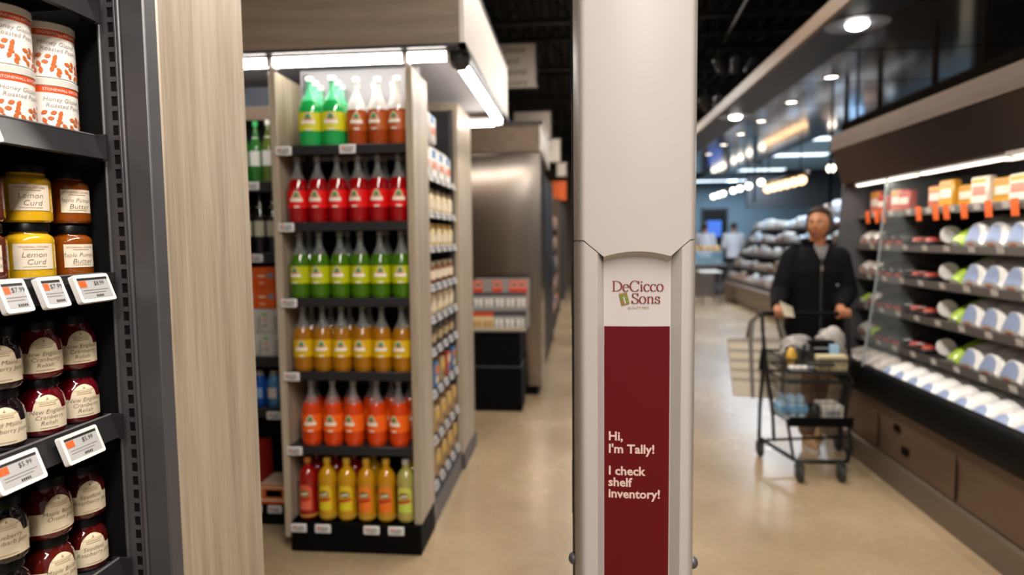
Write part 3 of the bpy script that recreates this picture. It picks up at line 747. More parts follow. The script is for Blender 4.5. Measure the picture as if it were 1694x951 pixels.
# ------------------------------------------------------------------ canopy and light strips
CANW_ = mat('canopy_side_laminate', 'cbc2b9', 0.5, var=0.03)
can = thing('display_canopy', 'wood canopy over the bottle display with pale side face', 'canopy', (0, 0, 0))
b = MB(); b.box(-3.2, -.51, 2.93, 2.96, 2.365, 3.05, OAK_H); b.build('front_fascia', can)
b = MB(); b.box(-.51, -.49, 2.93, 4.82, 2.365, 2.72, CANW_); b.build('side_fascia', can)
b = MB(); b.box(-3.2, -.51, 2.96, 4.82, 2.40, 2.43, BACKPAN); b.build('soffit_board', can)
b = MB(); b.box(-3.2, -.485, 2.925, 2.965, 2.352, 2.367, DGREY); b.box(-.515, -.485, 2.925, 4.83, 2.352, 2.367, DGREY); b.box(-.515, -.485, 2.925, 4.83, 2.718, 2.732, DGREY); b.build('metal_edging', can)
b = MB(); b.box(-3.2, -.49, 4.79, 4.82, 2.365, 2.72, OAK_H); b.build('rear_fascia', can)
LED = mat('led_strip_glow', 'fff8f0', 0.4, emit=20.0)
def strip(p0, p1, label):
    p0 = Vector(p0); p1 = Vector(p1); L = (p1 - p0).length; a = math.atan2(p1.y - p0.y, p1.x - p0.x)
    t = thing('light_strip', label, 'lamp', tuple((p0 + p1) / 2), a, 'glowing light strips under the canopy')
    b = MB(); b.box(-L / 2, L / 2, -.03, .03, .018, .04, WHITE); b.build('housing', t)
    b = MB(); prof = [(.028 * math.cos(PI + PI * i / 10), .022 + .04 * math.sin(PI + PI * i / 10)) for i in range(11)]
    n = len(prof); vs = [(-L / 2, y, z) for y, z in prof] + [(L / 2, y, z) for y, z in prof]
    b.add(vs, [(i, i + n, i + 1 + n, i + 1) for i in range(n - 1)] + [tuple(range(n)), tuple(range(n, 2 * n))[::-1]], LED, True); b.build('diffuser', t)
    for q in (-L / 2, L / 2):
        b = MB(); b.box(q - .006, q + .006, -.031, .031, -.02, .04, DGREY if False else WHITE); b.build('end_cap', t)
strip((-1.97, 2.995, 2.325), (-1.418, 2.995, 2.325), 'short glowing light strip at the far left under the canopy front')
strip((-1.400, 2.995, 2.325), (-.778, 2.995, 2.325), 'long glowing light strip right above the green and amber bottles')
strip((-.762, 2.995, 2.325), (-.575, 2.995, 2.325), 'short glowing light strip at the right end of the canopy front')
strip((-.548, 3.16, 2.325), (-.548, 4.68, 2.325), 'long glowing light strip running back along the canopy side')
strip((-1.40, 4.74, 2.325), (-.575, 4.74, 2.325), 'short glowing light strip at the far rear corner under the canopy')
t = thing('corner_fitting', 'dark round metal corner fitting between two glowing light strips', 'fitting', (-.53, 3.04, 2.352))
b = MB(); b.lathe([(.05, 0), (.05, -.03), (.04, -.06), (.02, -.075), (.002, -.078)], DGREY, 20); b.build('dome', t)
b = MB(); b.box(-.05, .05, -.07, .09, -.012, 0, DGREY); b.build('plate', t)

# ------------------------------------------------------------------ left bay
LBY = 3.22
bay = thing('display_shelf', 'oak framed drinks shelf partly hidden behind the tall near end panel', 'display shelf', (0, 0, 0))
b = MB(); b.box(-2.5, -1.42, LBY + .36, LBY + .38, .1, 1.84, DARKIN); b.box(-2.5, -1.42, LBY + .36, LBY + .38, 1.84, 2.36, mat('blue_grey_panel', '6d7482', .6)); b.build('back_panel', bay)
b = MB(); b.box(-2.5, -1.42, LBY - .0, LBY + .36, 0, .105, BLACK); b.build('base', bay)
LSH = [1.80, 1.435, .895, .625]
b = MB(); b.box(-2.5, -1.42, LBY + .10, LBY + .36, 2.13, 2.20, OAK_D); b.build('header_board', bay)
for z in LSH:
    b = MB(); b.box(-2.5, -1.421, LBY + .012, LBY + .36, z - .014, z, SHELFGREY); b.build('shelf', bay)
    l = MB(); l.box(-2.5, -1.421, LBY, LBY + .012, z - .05, z + .003, LIPM, ch=.002); l.build('price_channel', bay.children[-1])
for k, (x, z, w) in enumerate(((-1.645, 1.78, 'under the green topped water bottles'), (-1.640, 1.412, 'under the dark soda bottles'), (-1.575, .59, 'under the blue cans'), (-1.70, .085, 'left, on the black base beside the endcap'), (-1.59, .085, 'right, on the black base beside the endcap'))):
    mtag.put((x, LBY - .0005, z), 0, 'white price tag ' + w + ' in the left drinks shelf', 'white tags on the left drinks shelf')
# green glass water bottles
def water(glass, capm, lab, h=.30, r=.038):
    def make(label):
        t = thing('water_bottle', label, 'bottle')
        b = MB(); b.lathe([(r * .8, .002), (r * .96, 0), (r, .01), (r, h * .52), (r * .93, h * .6), (r * .55, h * .74), (r * .36, h * .86), (r * .36, h * .93)], glass, 20); b.build('bottle_body', t)
        b = MB(); b.lathe([(r * .42, h * .92), (r * .43, h * .99), (r * .3, h), (.001, h)], capm, 16, cap=False); b.build('cap', t)
        b = MB(); b.grid(lambda u, v: ((r + .0006) * math.cos(-PI / 2 - 1 + 2 * u), (r + .0006) * math.sin(-PI / 2 - 1 + 2 * u), h * .27 + h * .24 * v), 14, 1, lab); b.build('label', t); b = MB()
        b.grid(lambda u, v: ((r * .62 + .0012 - .006 * v) * math.cos(-PI / 2 - 1 + 2 * u), (r * .62 + .0012 - .006 * v) * math.sin(-PI / 2 - 1 + 2 * u), h * .72 + h * .03 * v), 10, 1, lab); b.build('neck_label', t)
        return t
    return Kind(make)
w_grn = water(mat('green_bottle_glass', '2c6b2c', .1, coat=.5, var=.3, vscale=30), mat('green_cap', '3db968', .4), mat('white_label', 'd8d8d4', .5), .315, .033)
w_wht = water(mat('olive_bottle_glass', '5b6b2a', .1, coat=.5, var=.3, vscale=30), CAPWHITE, mat('white_label', 'd8d8d4', .5), .32, .033)
w_drk = water(mat('dark_soda_bottle', '141510', .1, coat=.5, var=.4, vscale=30), mat('black_cap', '181818', .4), mat('cream_label', 'b5b09a', .5), .33, .033)
for i, x in enumerate((-1.852, -1.784, -1.716, -1.648, -1.580)):
    (w_wht if i == 4 else w_grn).put((x, LBY + .062, LSH[0] + .0005), 0, '%s bottle, %s, left bay top shelf' % ('white capped olive' if i == 4 else 'green capped', where(i)), 'bottles on the top shelf of the left bay')
    w_drk.put((x + .008, LBY + .062, LSH[1] + .0005), 0, 'dark soda bottle, %s, left bay second shelf' % where(i), 'dark soda bottles of the left bay')
# cartons
OCART = mat('orange_carton', 'df5a10', .5, var=.05); CREAMP = mat('carton_cream_print', 'e7c9a8', .5); WCART = mat('white_carton', 'c4c1ba', .5, var=.04); GREENP = mat('carton_green_print', '86b84a', .5); PINKP = mat('carton_pink_print', 'd29a90', .5); GREYP = mat('carton_grey_print', '8d8c90', .5)
def carton(w, d, h, base, marks):
    def make(label):
        t = thing('drink_carton', label, 'carton')
        b = MB(); b.box(-w / 2, w / 2, 0, d, 0, h, base, ch=.003); b.build('box', t)
        b = MB(); fn = plane_map((-w / 2, -.0008, 0), (1, 0, 0), (0, 0, 1))
        for (u0, v0, u1, v1, mt) in marks: b.poly([(u0 * w, v0 * h), (u1 * w, v0 * h), (u1 * w, v1 * h), (u0 * w, v1 * h)], mt, fn)
        b.poly([(.02 * w, .97 * h), (.98 * w, .97 * h), (.98 * w, .985 * h), (.02 * w, .985 * h)], base, fn)
        b.build('printed_face', t)
        return t
    return Kind(make)
c_or = carton(.108, .16, .108, OCART, [(.15, .52, .5, .62, CREAMP), (.62, .45, .92, .72, GREYP), (.2, .2, .45, .26, CREAMP)])
c_wh = carton(.088, .16, .125, WCART, [(.3, .72, .62, .82, GREENP), (.35, .45, .6, .58, PINKP), (.3, .25, .65, .34, GREYP), (.1, .08, .2, .7, GREYP)])
for i, x in enumerate((-1.83, -1.722, -1.612, -1.502)):
    for s in range(2):
        c_or.put((x, LBY + .03, LSH[2] + .254 + s * .1085), 0, 'orange carton, %s of its stack, %s column in the left bay' % (('lower', 'upper')[s], where(i)), 'orange cartons in the left bay')
for i, x in enumerate((-1.80, -1.71, -1.62, -1.53)):
    for s in range(2):
        c_wh.put((x, LBY + .03, LSH[2] + .001 + s * .126), 0, 'white carton, %s of its stack, %s column in the left bay' % (('lower', 'upper')[s], where(i)), 'white cartons in the left bay')
def can_(body, band):
    def make(label):
        t = thing('drink_can', label, 'can'); r = .037
        b = MB(); b.lathe([(.028, 0), (r, .01), (r, .13), (.030, .15), (.026, .165)], body, 20); b.build('can_body', t)
        b = MB(); b.lathe([(.020, .163), (.0205, .19), (.016, .193), (.001, .193)], CAPGREY, 16, cap=False); b.build('cap', t)
        b = MB(); b.grid(lambda u, v: ((r + .0007) * math.cos(-PI / 2 - .7 + 1.4 * u), (r + .0007) * math.sin(-PI / 2 - .7 + 1.4 * u), .05 + .055 * v), 10, 1, band); b.build('label', t)
        return t
    return Kind(make)
k_blu = can_(mat('deep_blue_can', '1c4da8', .25, .2), mat('blue_band', '7fa6cc', .4)); k_lbl = can_(mat('light_blue_can', '4f86b8', .25, .2), mat('pale_band', 'cfc4c4', .4)); k_ylw = can_(mat('yellow_can', 'd0b020', .25, .1), mat('pale_yellow_band', 'd9d6a4', .4))
for i, (kd, c) in enumerate(((k_blu, 'deep blue'), (k_lbl, 'light blue'), (k_blu, 'deep blue'), (k_lbl, 'light blue'), (k_ylw, 'yellow'))):
    kd.put((-1.83 + .078 * i, LBY + .055, LSH[3] + .0005), 0, 'small %s bottle, %s, left bay fourth shelf' % (c, where(i)), 'small blue and yellow bottles of the left bay')
REDC = mat('red_carton', 'b02a14', .5, var=.1); TANC = mat('tan_carton', 'cfa268', .5)
c_red = carton(.12, .18, .30, REDC, [(.1, .5, .4, .9, mat('dark_red_print', '7d140c', .5)), (.5, .2, .9, .5, OCART)])
c_tan = carton(.115, .16, .36, TANC, [(.1, .3, .5, .8, OCART), (.2, .1, .8, .22, CREAMP)])
c_snk = carton(.15, .18, .105, mat('cream_orange_box', 'd8c6a8', .5), [(0, 0, 1, .14, OCART), (.08, .25, .92, .8, mat('box_orange_ring', 'd5682c', .5)), (.25, .35, .85, .72, CREAMP), (0, .9, 1, 1, OCART)])
c_red.put((-1.76, LBY + .03, .106), 0, 'red upright carton on the bottom of the left bay', 'cartons on the bottom of the left bay')
c_tan.put((-1.50, LBY + .08, .106), 0, 'tan and orange upright carton at the lower right of the left bay', 'cartons on the bottom of the left bay')
c_snk.put((-1.610, LBY + .015, .106), 0, 'low cream and orange box on the bottom of the left bay', 'cartons on the bottom of the left bay')

# ------------------------------------------------------------------ aisle side of the same run
run = thing('gondola_shelf', 'aisle side grocery shelves behind the bottle display, ending in an oak panel', 'shelving', (0, 0, 0))
AY0, AY1 = 3.275, 4.10
b = MB(); b.box(-1.16, -1.14, AY0, AY1, .1, 2.2, DARKIN); b.box(-1.14, -.76, AY0 - .012, AY0, .1, 2.30, GREY); b.build('back_panel', run)
b = MB(); b.box(-1.16, -.74, AY0 - .012, AY1, 0, .12, GREY); b.build('base', run)
b = MB(); b.box(-.79, -.765, AY1 - .03, AY1, .1, 2.3, GREY); b.box(-1.14, -.765, AY1 - .01, AY1, .1, 2.3, DGREY); b.build('upright_post', run)
b = MB(); b.box(-1.415, -.735, AY1, 4.60, .10, 2.35, OAK, ch=.003); b.build('end_panel', run); b = MB(); b.box(-1.38, -.725, AY1 + .01, 4.62, 0, .10, GREY); b.build('plinth', run)
ASH = [1.83, 1.64, 1.46, 1.256, 1.087, .915, .69, .44, .196]
for z in ASH:
    b = MB(); b.box(-1.14, -.765, AY0, AY1 - .03, z - .012, z, SHELFGREY); b.build('shelf', run)
def rail_tag(label):
    t = thing('price_tag', label, 'price tag')
    b = MB(); fn = plane_map((0, 0, 0), (0, 1, 0), (-.35, 0, .937)); b.prism([(-.048, -.019), (.048, -.019), (.048, .019), (-.048, .019)], 0, .006, mat('rail_tag_grey', 'b5b3b2', .45), fn); b.build('casing', t)
    b = MB(); f2 = lifted(fn, .0066); b.poly([(-.040, -.013), (.040, -.013), (.040, .013), (-.040, .013)], mat('rail_tag_screen', '8f8d8d', .45), f2); f3 = lifted(fn, .009)
    b.poly([(-.04, .002), (.0, .002), (.0, .012), (-.04, .012)], INKGREY, f3); b.build('screen', t)
    return t
rtag = Kind(rail_tag)
def prod_bag(body, top, band):
    def make(label):
        t = thing('flour_bag', label, 'bag')
        b = MB(); b.box(-.055, .055, -.075, .075, 0, .16, body, ch=.012); b.prism([(-.05, .155), (.05, .155), (.02, .185), (-.02, .185)], -.07, .07, body, lambda p: (p[0], -p[2], p[1])); b.build('paper_bag', t)
        b = MB(); b.box(.0545, .0560, -.06, .06, .05, .09, band); b.box(.0545, .0562, -.06, .02, .11, .15, top); b.build('label', t)
        return t
    return Kind(make)
def prod_jar(body, top, band, h=.12, r=.036):
    def make(label):
        t = thing('grocery_jar', label, 'jar')
        b = MB(); b.lathe([(r * .9, 0), (r, .006), (r, h * .72), (r * .8, h * .82), (r * .8, h * .86)], body, 16); b.build('jar_body', t)
        b = MB(); b.lathe([(r * .86, h * .84), (r * .86, h * .99), (r * .7, h), (.001, h)], top, 16, cap=False); b.build('lid', t)
        b = MB(); b.lathe([(r + .0006, h * .2), (r + .0006, h * .6)], band, 16, cap=False); b.build('label', t)
        return t
    return Kind(make)
def prod_box(body, top, band, h=.13):
    def make(label):
        t = thing('grocery_box', label, 'box')
        b = MB(); b.box(-.04, .04, -.05, .05, 0, h, body, ch=.003); b.build('carton_body', t)
        b = MB(); b.box(.0395, .0408, -.04, .04, h * .55, h * .88, top); b.box(.0395, .0408, -.035, .03, h * .15, h * .42, band); b.build('printed_face', t)
        return t
    return Kind(make)
def mm(n, c, r=.5): return mat(n, c, r, var=.05)
p_flour = prod_bag(mm('white_paper_bag', 'd9d5cf'), mm('bag_blue_print', '4a7db8'), mm('bag_orange_print', 'd08060'))
p_beige = prod_jar(mm('beige_jar', 'dcc8a2'), mm('tan_lid', '9a8468'), mm('cream_jar_label', 'dccdb0'), .13, .04)
p_cream = prod_jar(mm('cream_spice_jar', 'dcc28e'), mm('golden_lid', 'c09a50'), mm('cream_jar_label', 'dccdb0'), .125, .04)
p_brown = prod_jar(mm('brown_jar', '7a4a2c'), mm('cream_lid', 'b8aa90'), mm('cream_jar_label', 'dccdb0'), .12, .04)
p_glass = prod_jar(mm('dark_glass_jar', '5a4c40', .2), mm('dark_lid', '4a423c'), mm('tan_jar_label', 'b29c74'), .115, .037)
p_rbox = prod_box(mm('red_grocery_box', 'a8391e'), mm('box_cream_print', 'd6c4a4'), mm('box_blue_print', '3f6f9c'))
p_bbox = prod_box(mm('blue_grocery_box', '3f6c95'), mm('box_orange_print', 'cc6a2c'), mm('box_cream_print', 'd6c4a4'))
p_tbox = prod_box(mm('tan_grocery_box', 'ab8a5c'), mm('box_yellow_print', 'd0a83c'), mm('box_brown_print', '6f4826'))
rowk = [(p_flour, 'white paper flour bag', 4), (p_beige, 'beige jar', 5), (p_cream, 'cream golden lidded jar', 5), (p_brown, 'brown jar with cream label', 5), (p_beige, 'beige jar', 5),
        (p_glass, 'dark glass jar', 5), (p_rbox, None, 5), (p_tbox, 'tan box', 5), (p_tbox, 'tan box', 5)]
for k, (kd, nm, n) in enumerate(rowk):
    z = ASH[k]
    for i in range(n):
        y = AY0 + .055 + (AY1 - .03 - AY0 - .11) * i / (n - 1) if n > 4 else AY0 + .09 + .19 * i
        kk, nn = (kd, nm) if nm else ((p_rbox, 'red box'), (p_bbox, 'blue box'), (p_tbox, 'tan box'))[i % 3]
        kk.put((-.806 if n > 4 else -.824, y, z + .0005), 0, '%s, %s along the %s aisle side shelf from the top' % (nn, ORD[i], ORD[k]), '%ss on the aisle side shelves' % nn)
    for i in range(5):
        rtag.put((-.752, AY0 + .08 + .158 * i, z - .012), 0, 'white price tag, %s along the %s aisle side rail from the top' % (ORD[i], ORD[k]), 'white price tags on the aisle side rails')
for i, (y, dz) in enumerate(((AY0 + .10, 0), (AY0 + .29, 0))):
    p_flour.put((-.83, y, ASH[0] + .187), 0, 'white paper bag lying on top of the flour bags, %s' % ('nearer one' if i == 0 else 'farther one'), 'white paper flour bags on the aisle side shelves')

# ================================================================== STEEL CABINET, COOLERS AND STAND ON THE LEFT AISLE
cab = thing('refrigerated_cabinet', 'tall brushed stainless steel cabinet with brown wood header', 'cabinet', (-1.25, 6.12, 0))
b = MB(); b.box(-.95, .92, .03, .75, .09, 2.30, STEEL, ch=.006)
b.grid(lambda u, v: (-.95 + 1.87 * u, .028 - .026 * math.sin(PI * u) ** .5 * math.sin(PI * v) ** .7 - .004 * math.sin(7 * u) * v, .09 + 2.21 * v), 24, 30, STEEL); b.build('steel_body', cab)
b = MB(); b.box(-.95, .92, -.02, 1.75, 2.30, 2.56, OAK_D); b.build('header', cab)
b = MB(); b.box(.92, .935, -.02, 1.75, 2.30, 2.56, CANW_); b.box(-.95, .945, -.035, -.02, 2.545, 2.575, DGREY); b.box(.93, .945, -.035, 1.76, 2.545, 2.575, DGREY); b.build('header_lit_side_trim', cab)  # pale sheet paints the lit side of the header; dark edging around it
b = MB(); b.box(-.9, .88, .05, .7, 0, .09, BLACK); b.build('plinth', cab)
GLASSD = mat('dark_cooler_glass', '0c0c0d', .45, spec=.2)
for i in range(3):
    y0 = 6.90 + i * .82
    t = thing('upright_cooler', 'black framed glass door cooler, %s along the left aisle behind the steel cabinet' % ORD[i], 'cooler', (-.33, y0, 0), 0, 'black coolers along the left aisle')
    b = MB(); b.box(-.7, -.03, 0, .8, .08, 2.22, BLACK, ch=.006); b.build('carcass', t)
    b = MB(); b.box(-.03, .0, .02, .78, .12, 2.18, BLACK, ch=.004); b.build('door', t); d_ = t.children[-1]
    b = MB(); b.box(.0005, .004, .09, .71, .2, 2.1, GLASSD); b.build('glass_pane', d_)
    b = MB(); b.tube([(.004, .72, .9), (.03, .72, .93), (.03, .72, 1.37), (.004, .72, 1.4)], .008, GREY); b.build('handle', d_)
    b = MB(); b.box(-.68, -.06, .02, .78, 0, .08, DGREY); b.build('plinth', t)
# second run farther on: shelves with blurred goods
far = thing('gondola_shelf', 'far grocery shelves with brown end panel along the left aisle', 'shelving', (0, 0, 0))
for q in (9.45, 13.4): b = MB(); b.box(-.95, -.33, q, q + .05, 0, 2.3, OAK_D); b.build('end_panel', far)
b = MB(); b.box(-.9, -.85, 9.5, 13.4, 0, 2.2, DARKIN); b.box(-.9, -.36, 9.5, 13.4, 0, .15, BLACK); b.build('back_panel', far)
FS = [.152, .55, .92, 1.29, 1.66]
for z in FS[1:]:
    b = MB(); b.box(-.85, -.38, 9.5, 13.4, z - .02, z, SHELFGREY); b.build('shelf', far)
kk = [(p_rbox, 'red box'), (p_bbox, 'blue box'), (p_glass, 'dark jar'), (p_tbox, 'tan box')]
for k, z in enumerate(FS):
    for i in range(10):
        kd, nm = kk[(i * 3 + k) % 4]
        kd.put((-.45, 9.72 + i * .37, z + .001), 0, '%s, %s along the %s far left shelf from the floor' % (nm, ORD[i], ORD[k]), 'goods on the far left shelves', scale=1.7)
b = MB(); b.box(-.62, -.22, 15.0, 15.06, 2.35, 2.78, mat('orange_sign_board', 'c8561c', .5)); b.tube([(-.42, 15.03, 2.78), (-.42, 15.03, 4.3)], .008, BLACK, 6)
tag(b.build('orange_sign'), 'small orange hanging board far along the left aisle', 'sign')
wallfar = thing('gondola_shelf', 'farthest dark shelving with brown panel at the left aisle end', 'shelving', (0, 0, 0))
for q, mq in ((15.8, DGREY), (19.4, OAK_D)): b = MB(); b.box(-.95, -.28, q, q + .08, 0, 2.3, mq); b.build('end_panel', wallfar)
b = MB(); b.box(-.9, -.85, 15.88, 19.4, 0, 2.2, DARKIN); b.build('back_panel', wallfar)
for z in (.15, .6, 1.05, 1.5):
    b = MB(); b.box(-.85, -.30, 15.88, 19.4, z - .02, z, GREY); b.build('shelf', wallfar)

# black stand with hanging packs
SX0, SX1, SY = -.905, -.47, 5.55
st = thing('promotional_stand', 'low black cardboard stand in front of the steel cabinet carrying white and red packs', 'display stand', ((SX0 + SX1) / 2, SY, 0))
w = (SX1 - SX0) / 2
b = MB(); b.box(-w, w, 0, .36, 0, .385, BLACK, ch=.003); b.box(-w + .01, w - .01, .006, .35, .395, .70, BLACK, ch=.003); b.build('body', st)
b = MB(); b.box(-w + .004, w - .004, .002, .355, .385, .395, GREY); b.build('seam_strip', st)
b = MB(); b.box(-w - .01, w + .05, -.02, .34, .700, .712, mat('tray_grey', '8a8580', .5)); b.box(-w - .01, w + .05, .06, .34, .872, .880, mat('tray_grey', '8a8580', .5)); b.box(-w - .01, w + .05, -.02, -.012, .705, .735, mat('tray_cream', 'b8aa92', .5)); b.box(-w - .01, w + .05, .052, .06, .872, .905, mat('tray_grey', '8a8580', .5))
for q in (-w - .01, w + .042): b.box(q, q + .008, -.02, .34, .70, .92, mat('tray_grey', '8a8580', .5))
b.box(-w - .01, w + .05, .325, .335, .70, 1.14, mat('tray_grey', '8a8580', .5))
b.build('tray', st)
def hangpack(card, blister, topc):
    def make(label):
        t = thing('blister_pack', label, 'pack')
        b = MB(); b.box(-.046, .046, .0, .004, 0, .15, card, ch=.001); b.box(-.046, .046, -.0012, 0, .115, .15, topc); b.build('card', t)
        b = MB()
        for q in (-.02, .02): b.lathe([(.001, 0), (.012, .002), (.013, .06), (.005, .066), (.005, .07), (.001, .071)], blister, 12, c=(q, -.013, .022))
        b.build('blister', t)
        return t
    return Kind(make)
PKW = mat('pack_white', 'dedbd6', .4); PKY = mat('pack_yellow_cream', 'cfb98a', .5); PKR = mat('pack_red', 'c23a1c', .5); PKB = mat('pack_dark', '3a3c44', .5); PKG = mat('pack_grey', '9a9690', .5)
b_w = hangpack(PKG, PKW, PKB); b_y = hangpack(PKY, mat('pack_tan', 'b98f58', .4), PKR)
for i in range(5):
    kd = b_y if i < 2 else b_w
    kd.put((SX0 + .05 + .094 * i, SY + .03, .7135), 0, '%s pack, %s on the lower tray of the black stand' % ('yellow and red' if i < 2 else 'grey and white', where(i)), 'packs on the black stand')
    b_w.put((SX0 + .05 + .094 * i, SY + .10, .8815), 0, 'white pack, %s on the upper tray of the black stand' % where(i), 'packs on the black stand')
for i, x in enumerate((SX0 + .04, SX0 + .21, SX0 + .36, SX0 + .43)):
    t = thing('header_card', 'red header card, %s above the white packs on the black stand' % where(i), 'card', (x, SY + .15 + .012 * (i % 2), .8805), 0, 'red header cards on the black stand')
    b = MB(); b.box(-.042, .042, 0, .004, 0, .25, PKR, ch=.001); b.build('card', t)
    b = MB(); b.box(-.032, .032, -.001, 0, .185, .235, mat('header_pale_print', 'd99a86', .5)); b.box(-.024, .024, -.0016, -.0008, .2, .222, INK); b.build('print', t)

# ================================================================== ROBOT
RW = mat('robot_white_shell', 'b6b0ac', 0.38, var=0.02)
SEAM = mat('robot_seam_dark', '35302c', 0.6)
MAROON = mat('maroon_poster', '5c040c', 0.5, var=0.06, vscale=3, spec=0.25); POSTW = mat('poster_white', 'c3bcba', 0.45, var=0.01); POSTTXT = mat('poster_cream_text', 'd8b9b0', 0.5)
LOGO = mat('logo_maroon', '7c2a28', 0.5); GOLD = mat('logo_gold', '8a6f3c', 0.5); LEAF = mat('logo_leaf', '6f8c2c', 0.5)
RX = 0.109; RYF = 1.19
bot = thing('inventory_robot', 'tall white shelf scanning robot tower with maroon poster standing in the aisle', 'robot', (RX, RYF, 0))
HW = .1135
def front(x):                    # front skin: gently bowed, rounded at the edges
    u = abs(x) / HW
    return .012 * u * u + (.05 * max(0, (u - .82) / .18) ** 2.2)
xs = [-HW + 2 * HW * i / 60 for i in range(61)]
def seam(x):
    a = abs(x)
    if a > .095: return 1.494
    if a > .0595: return 1.464 + (a - .0595) / (.095 - .0595) * .030
    return 1.464 + .0095 * (1 - (a / .0595) ** 2)
def recess(x):
    L0, L1, R0, R1 = -.0705, -.0595, .0635, .080
    if x <= L0 or x >= R1: return 0
    if x < L1: return .020 * (x - L0) / (L1 - L0)
    if x > R0: return .020 * (R1 - x) / (R1 - R0)
    return .020
xr = sorted(set(xs + [-.0705, -.0595, .0635, .080]))
def shell(xs_, f, zlo, zhi, back, mt):
    b = MB(); n = len(xs_)
    out = [(x, f(x)) for x in xs_] + [(HW, .10), (HW * .97, back - .02), (HW * .8, back), (-HW * .8, back), (-HW * .97, back - .02), (-HW, .10)]
    N = len(out)
    vs = [(x, y, zlo(x)) for x, y in out] + [(x, y, zhi(x)) for x, y in out]
    b.add(vs, [(i, (i + 1) % N, (i + 1) % N + N, i + N) for i in range(N)], mt, True)
    for q, z_ in ((0, zlo), (1, zhi)):          # caps as strips front to back
        vv = []
        for x in xs_: vv += [(x, f(x), z_(x)), (x, max(f(x) + .001, back - .02 if abs(x) < HW * .97 else .1), z_(x))]
        fs = [(2 * i, 2 * i + 2, 2 * i + 3, 2 * i + 1) if q else (2 * i, 2 * i + 1, 2 * i + 3, 2 * i + 2) for i in range(n - 1)]
        b.add(vv, fs, mt, False)
    return b
shell(xr, lambda x: front(x) + recess(x), lambda x: .16, lambda x: seam(x) - .0012, .20, RW).build('lower_body', bot)
up = shell(xr, front, lambda x: seam(x) + .0008, lambda x: 2.12 - .02 * (x / HW) ** 2, .20, RW); up.build('head_cover', bot)
b = MB(); b.box(-.098, .098, .035, .18, 1.42, 1.56, SEAM); b.build('inner_frame', bot)
b = MB()                          # black camera window strips on both sides
for s in (-1, 1):
    pz = .0045 if s < 0 else -.0006
    b.box(s * (HW - .004), s * (HW + pz), .075, .125, .25, 2.06, mat('camera_window_black', '16171a', .12, coat=.4), ch=.002)
    for z in (.55, .95, 1.35, 1.75): b.box(s * (HW + pz - .0005), s * (HW + pz + .0008), .085, .115, z, z + .10, mat('camera_lens_grey', '6f6c6a', .3))
b.build('camera_window', bot)
b = MB()
xc = [-.0595 + .123 * i / 24 for i in range(25)]
b.add([q for x in xc for q in ((x, front(x) + .001, seam(x) + .001), (x, front(x) + .0195, seam(x) - .010))], [(2 * i, 2 * i + 1, 2 * i + 3, 2 * i + 2) for i in range(24)], RW, True); b.build('cover_chamfer', bot)
# sign panel in the recess
pf = lambda x: front(x) + .020
P0, P1 = -.0588, .0628
b = MB()
def pgrid(x0, x1, z0, z1, mt, lift, ztop=None):
    b.grid(lambda u, v: (x0 + (x1 - x0) * u, pf(x0 + (x1 - x0) * u) - lift, z0 + ((ztop(x0 + (x1 - x0) * u) if ztop else z1) - z0) * v), 12, 1, mt)
pgrid(P0, P1, 1.30, 1.46, POSTW, .0012, lambda x: seam(x) - .009)
b.build('logo_panel', bot)
b = MB(); pgrid(P0 + .001, P1 - .001, .20, 1.336, MAROON, .0018)
fn = lambda p: (p[0], pf(p[0]) - .0024 - (p[2] if len(p) > 2 else 0), p[1])
fn.curved = True
for z, s in ((1.1215, 'Hi,'), (1.0975, "I'm Tally!"), (1.0555, 'I check'), (1.0335, 'shelf'), (1.0115, 'inventory!')):
    b.text(s, .0235, POSTTXT, fn, 'LEFT', x=-.0505, y=z, offset=.0006)
b.build('poster', bot)
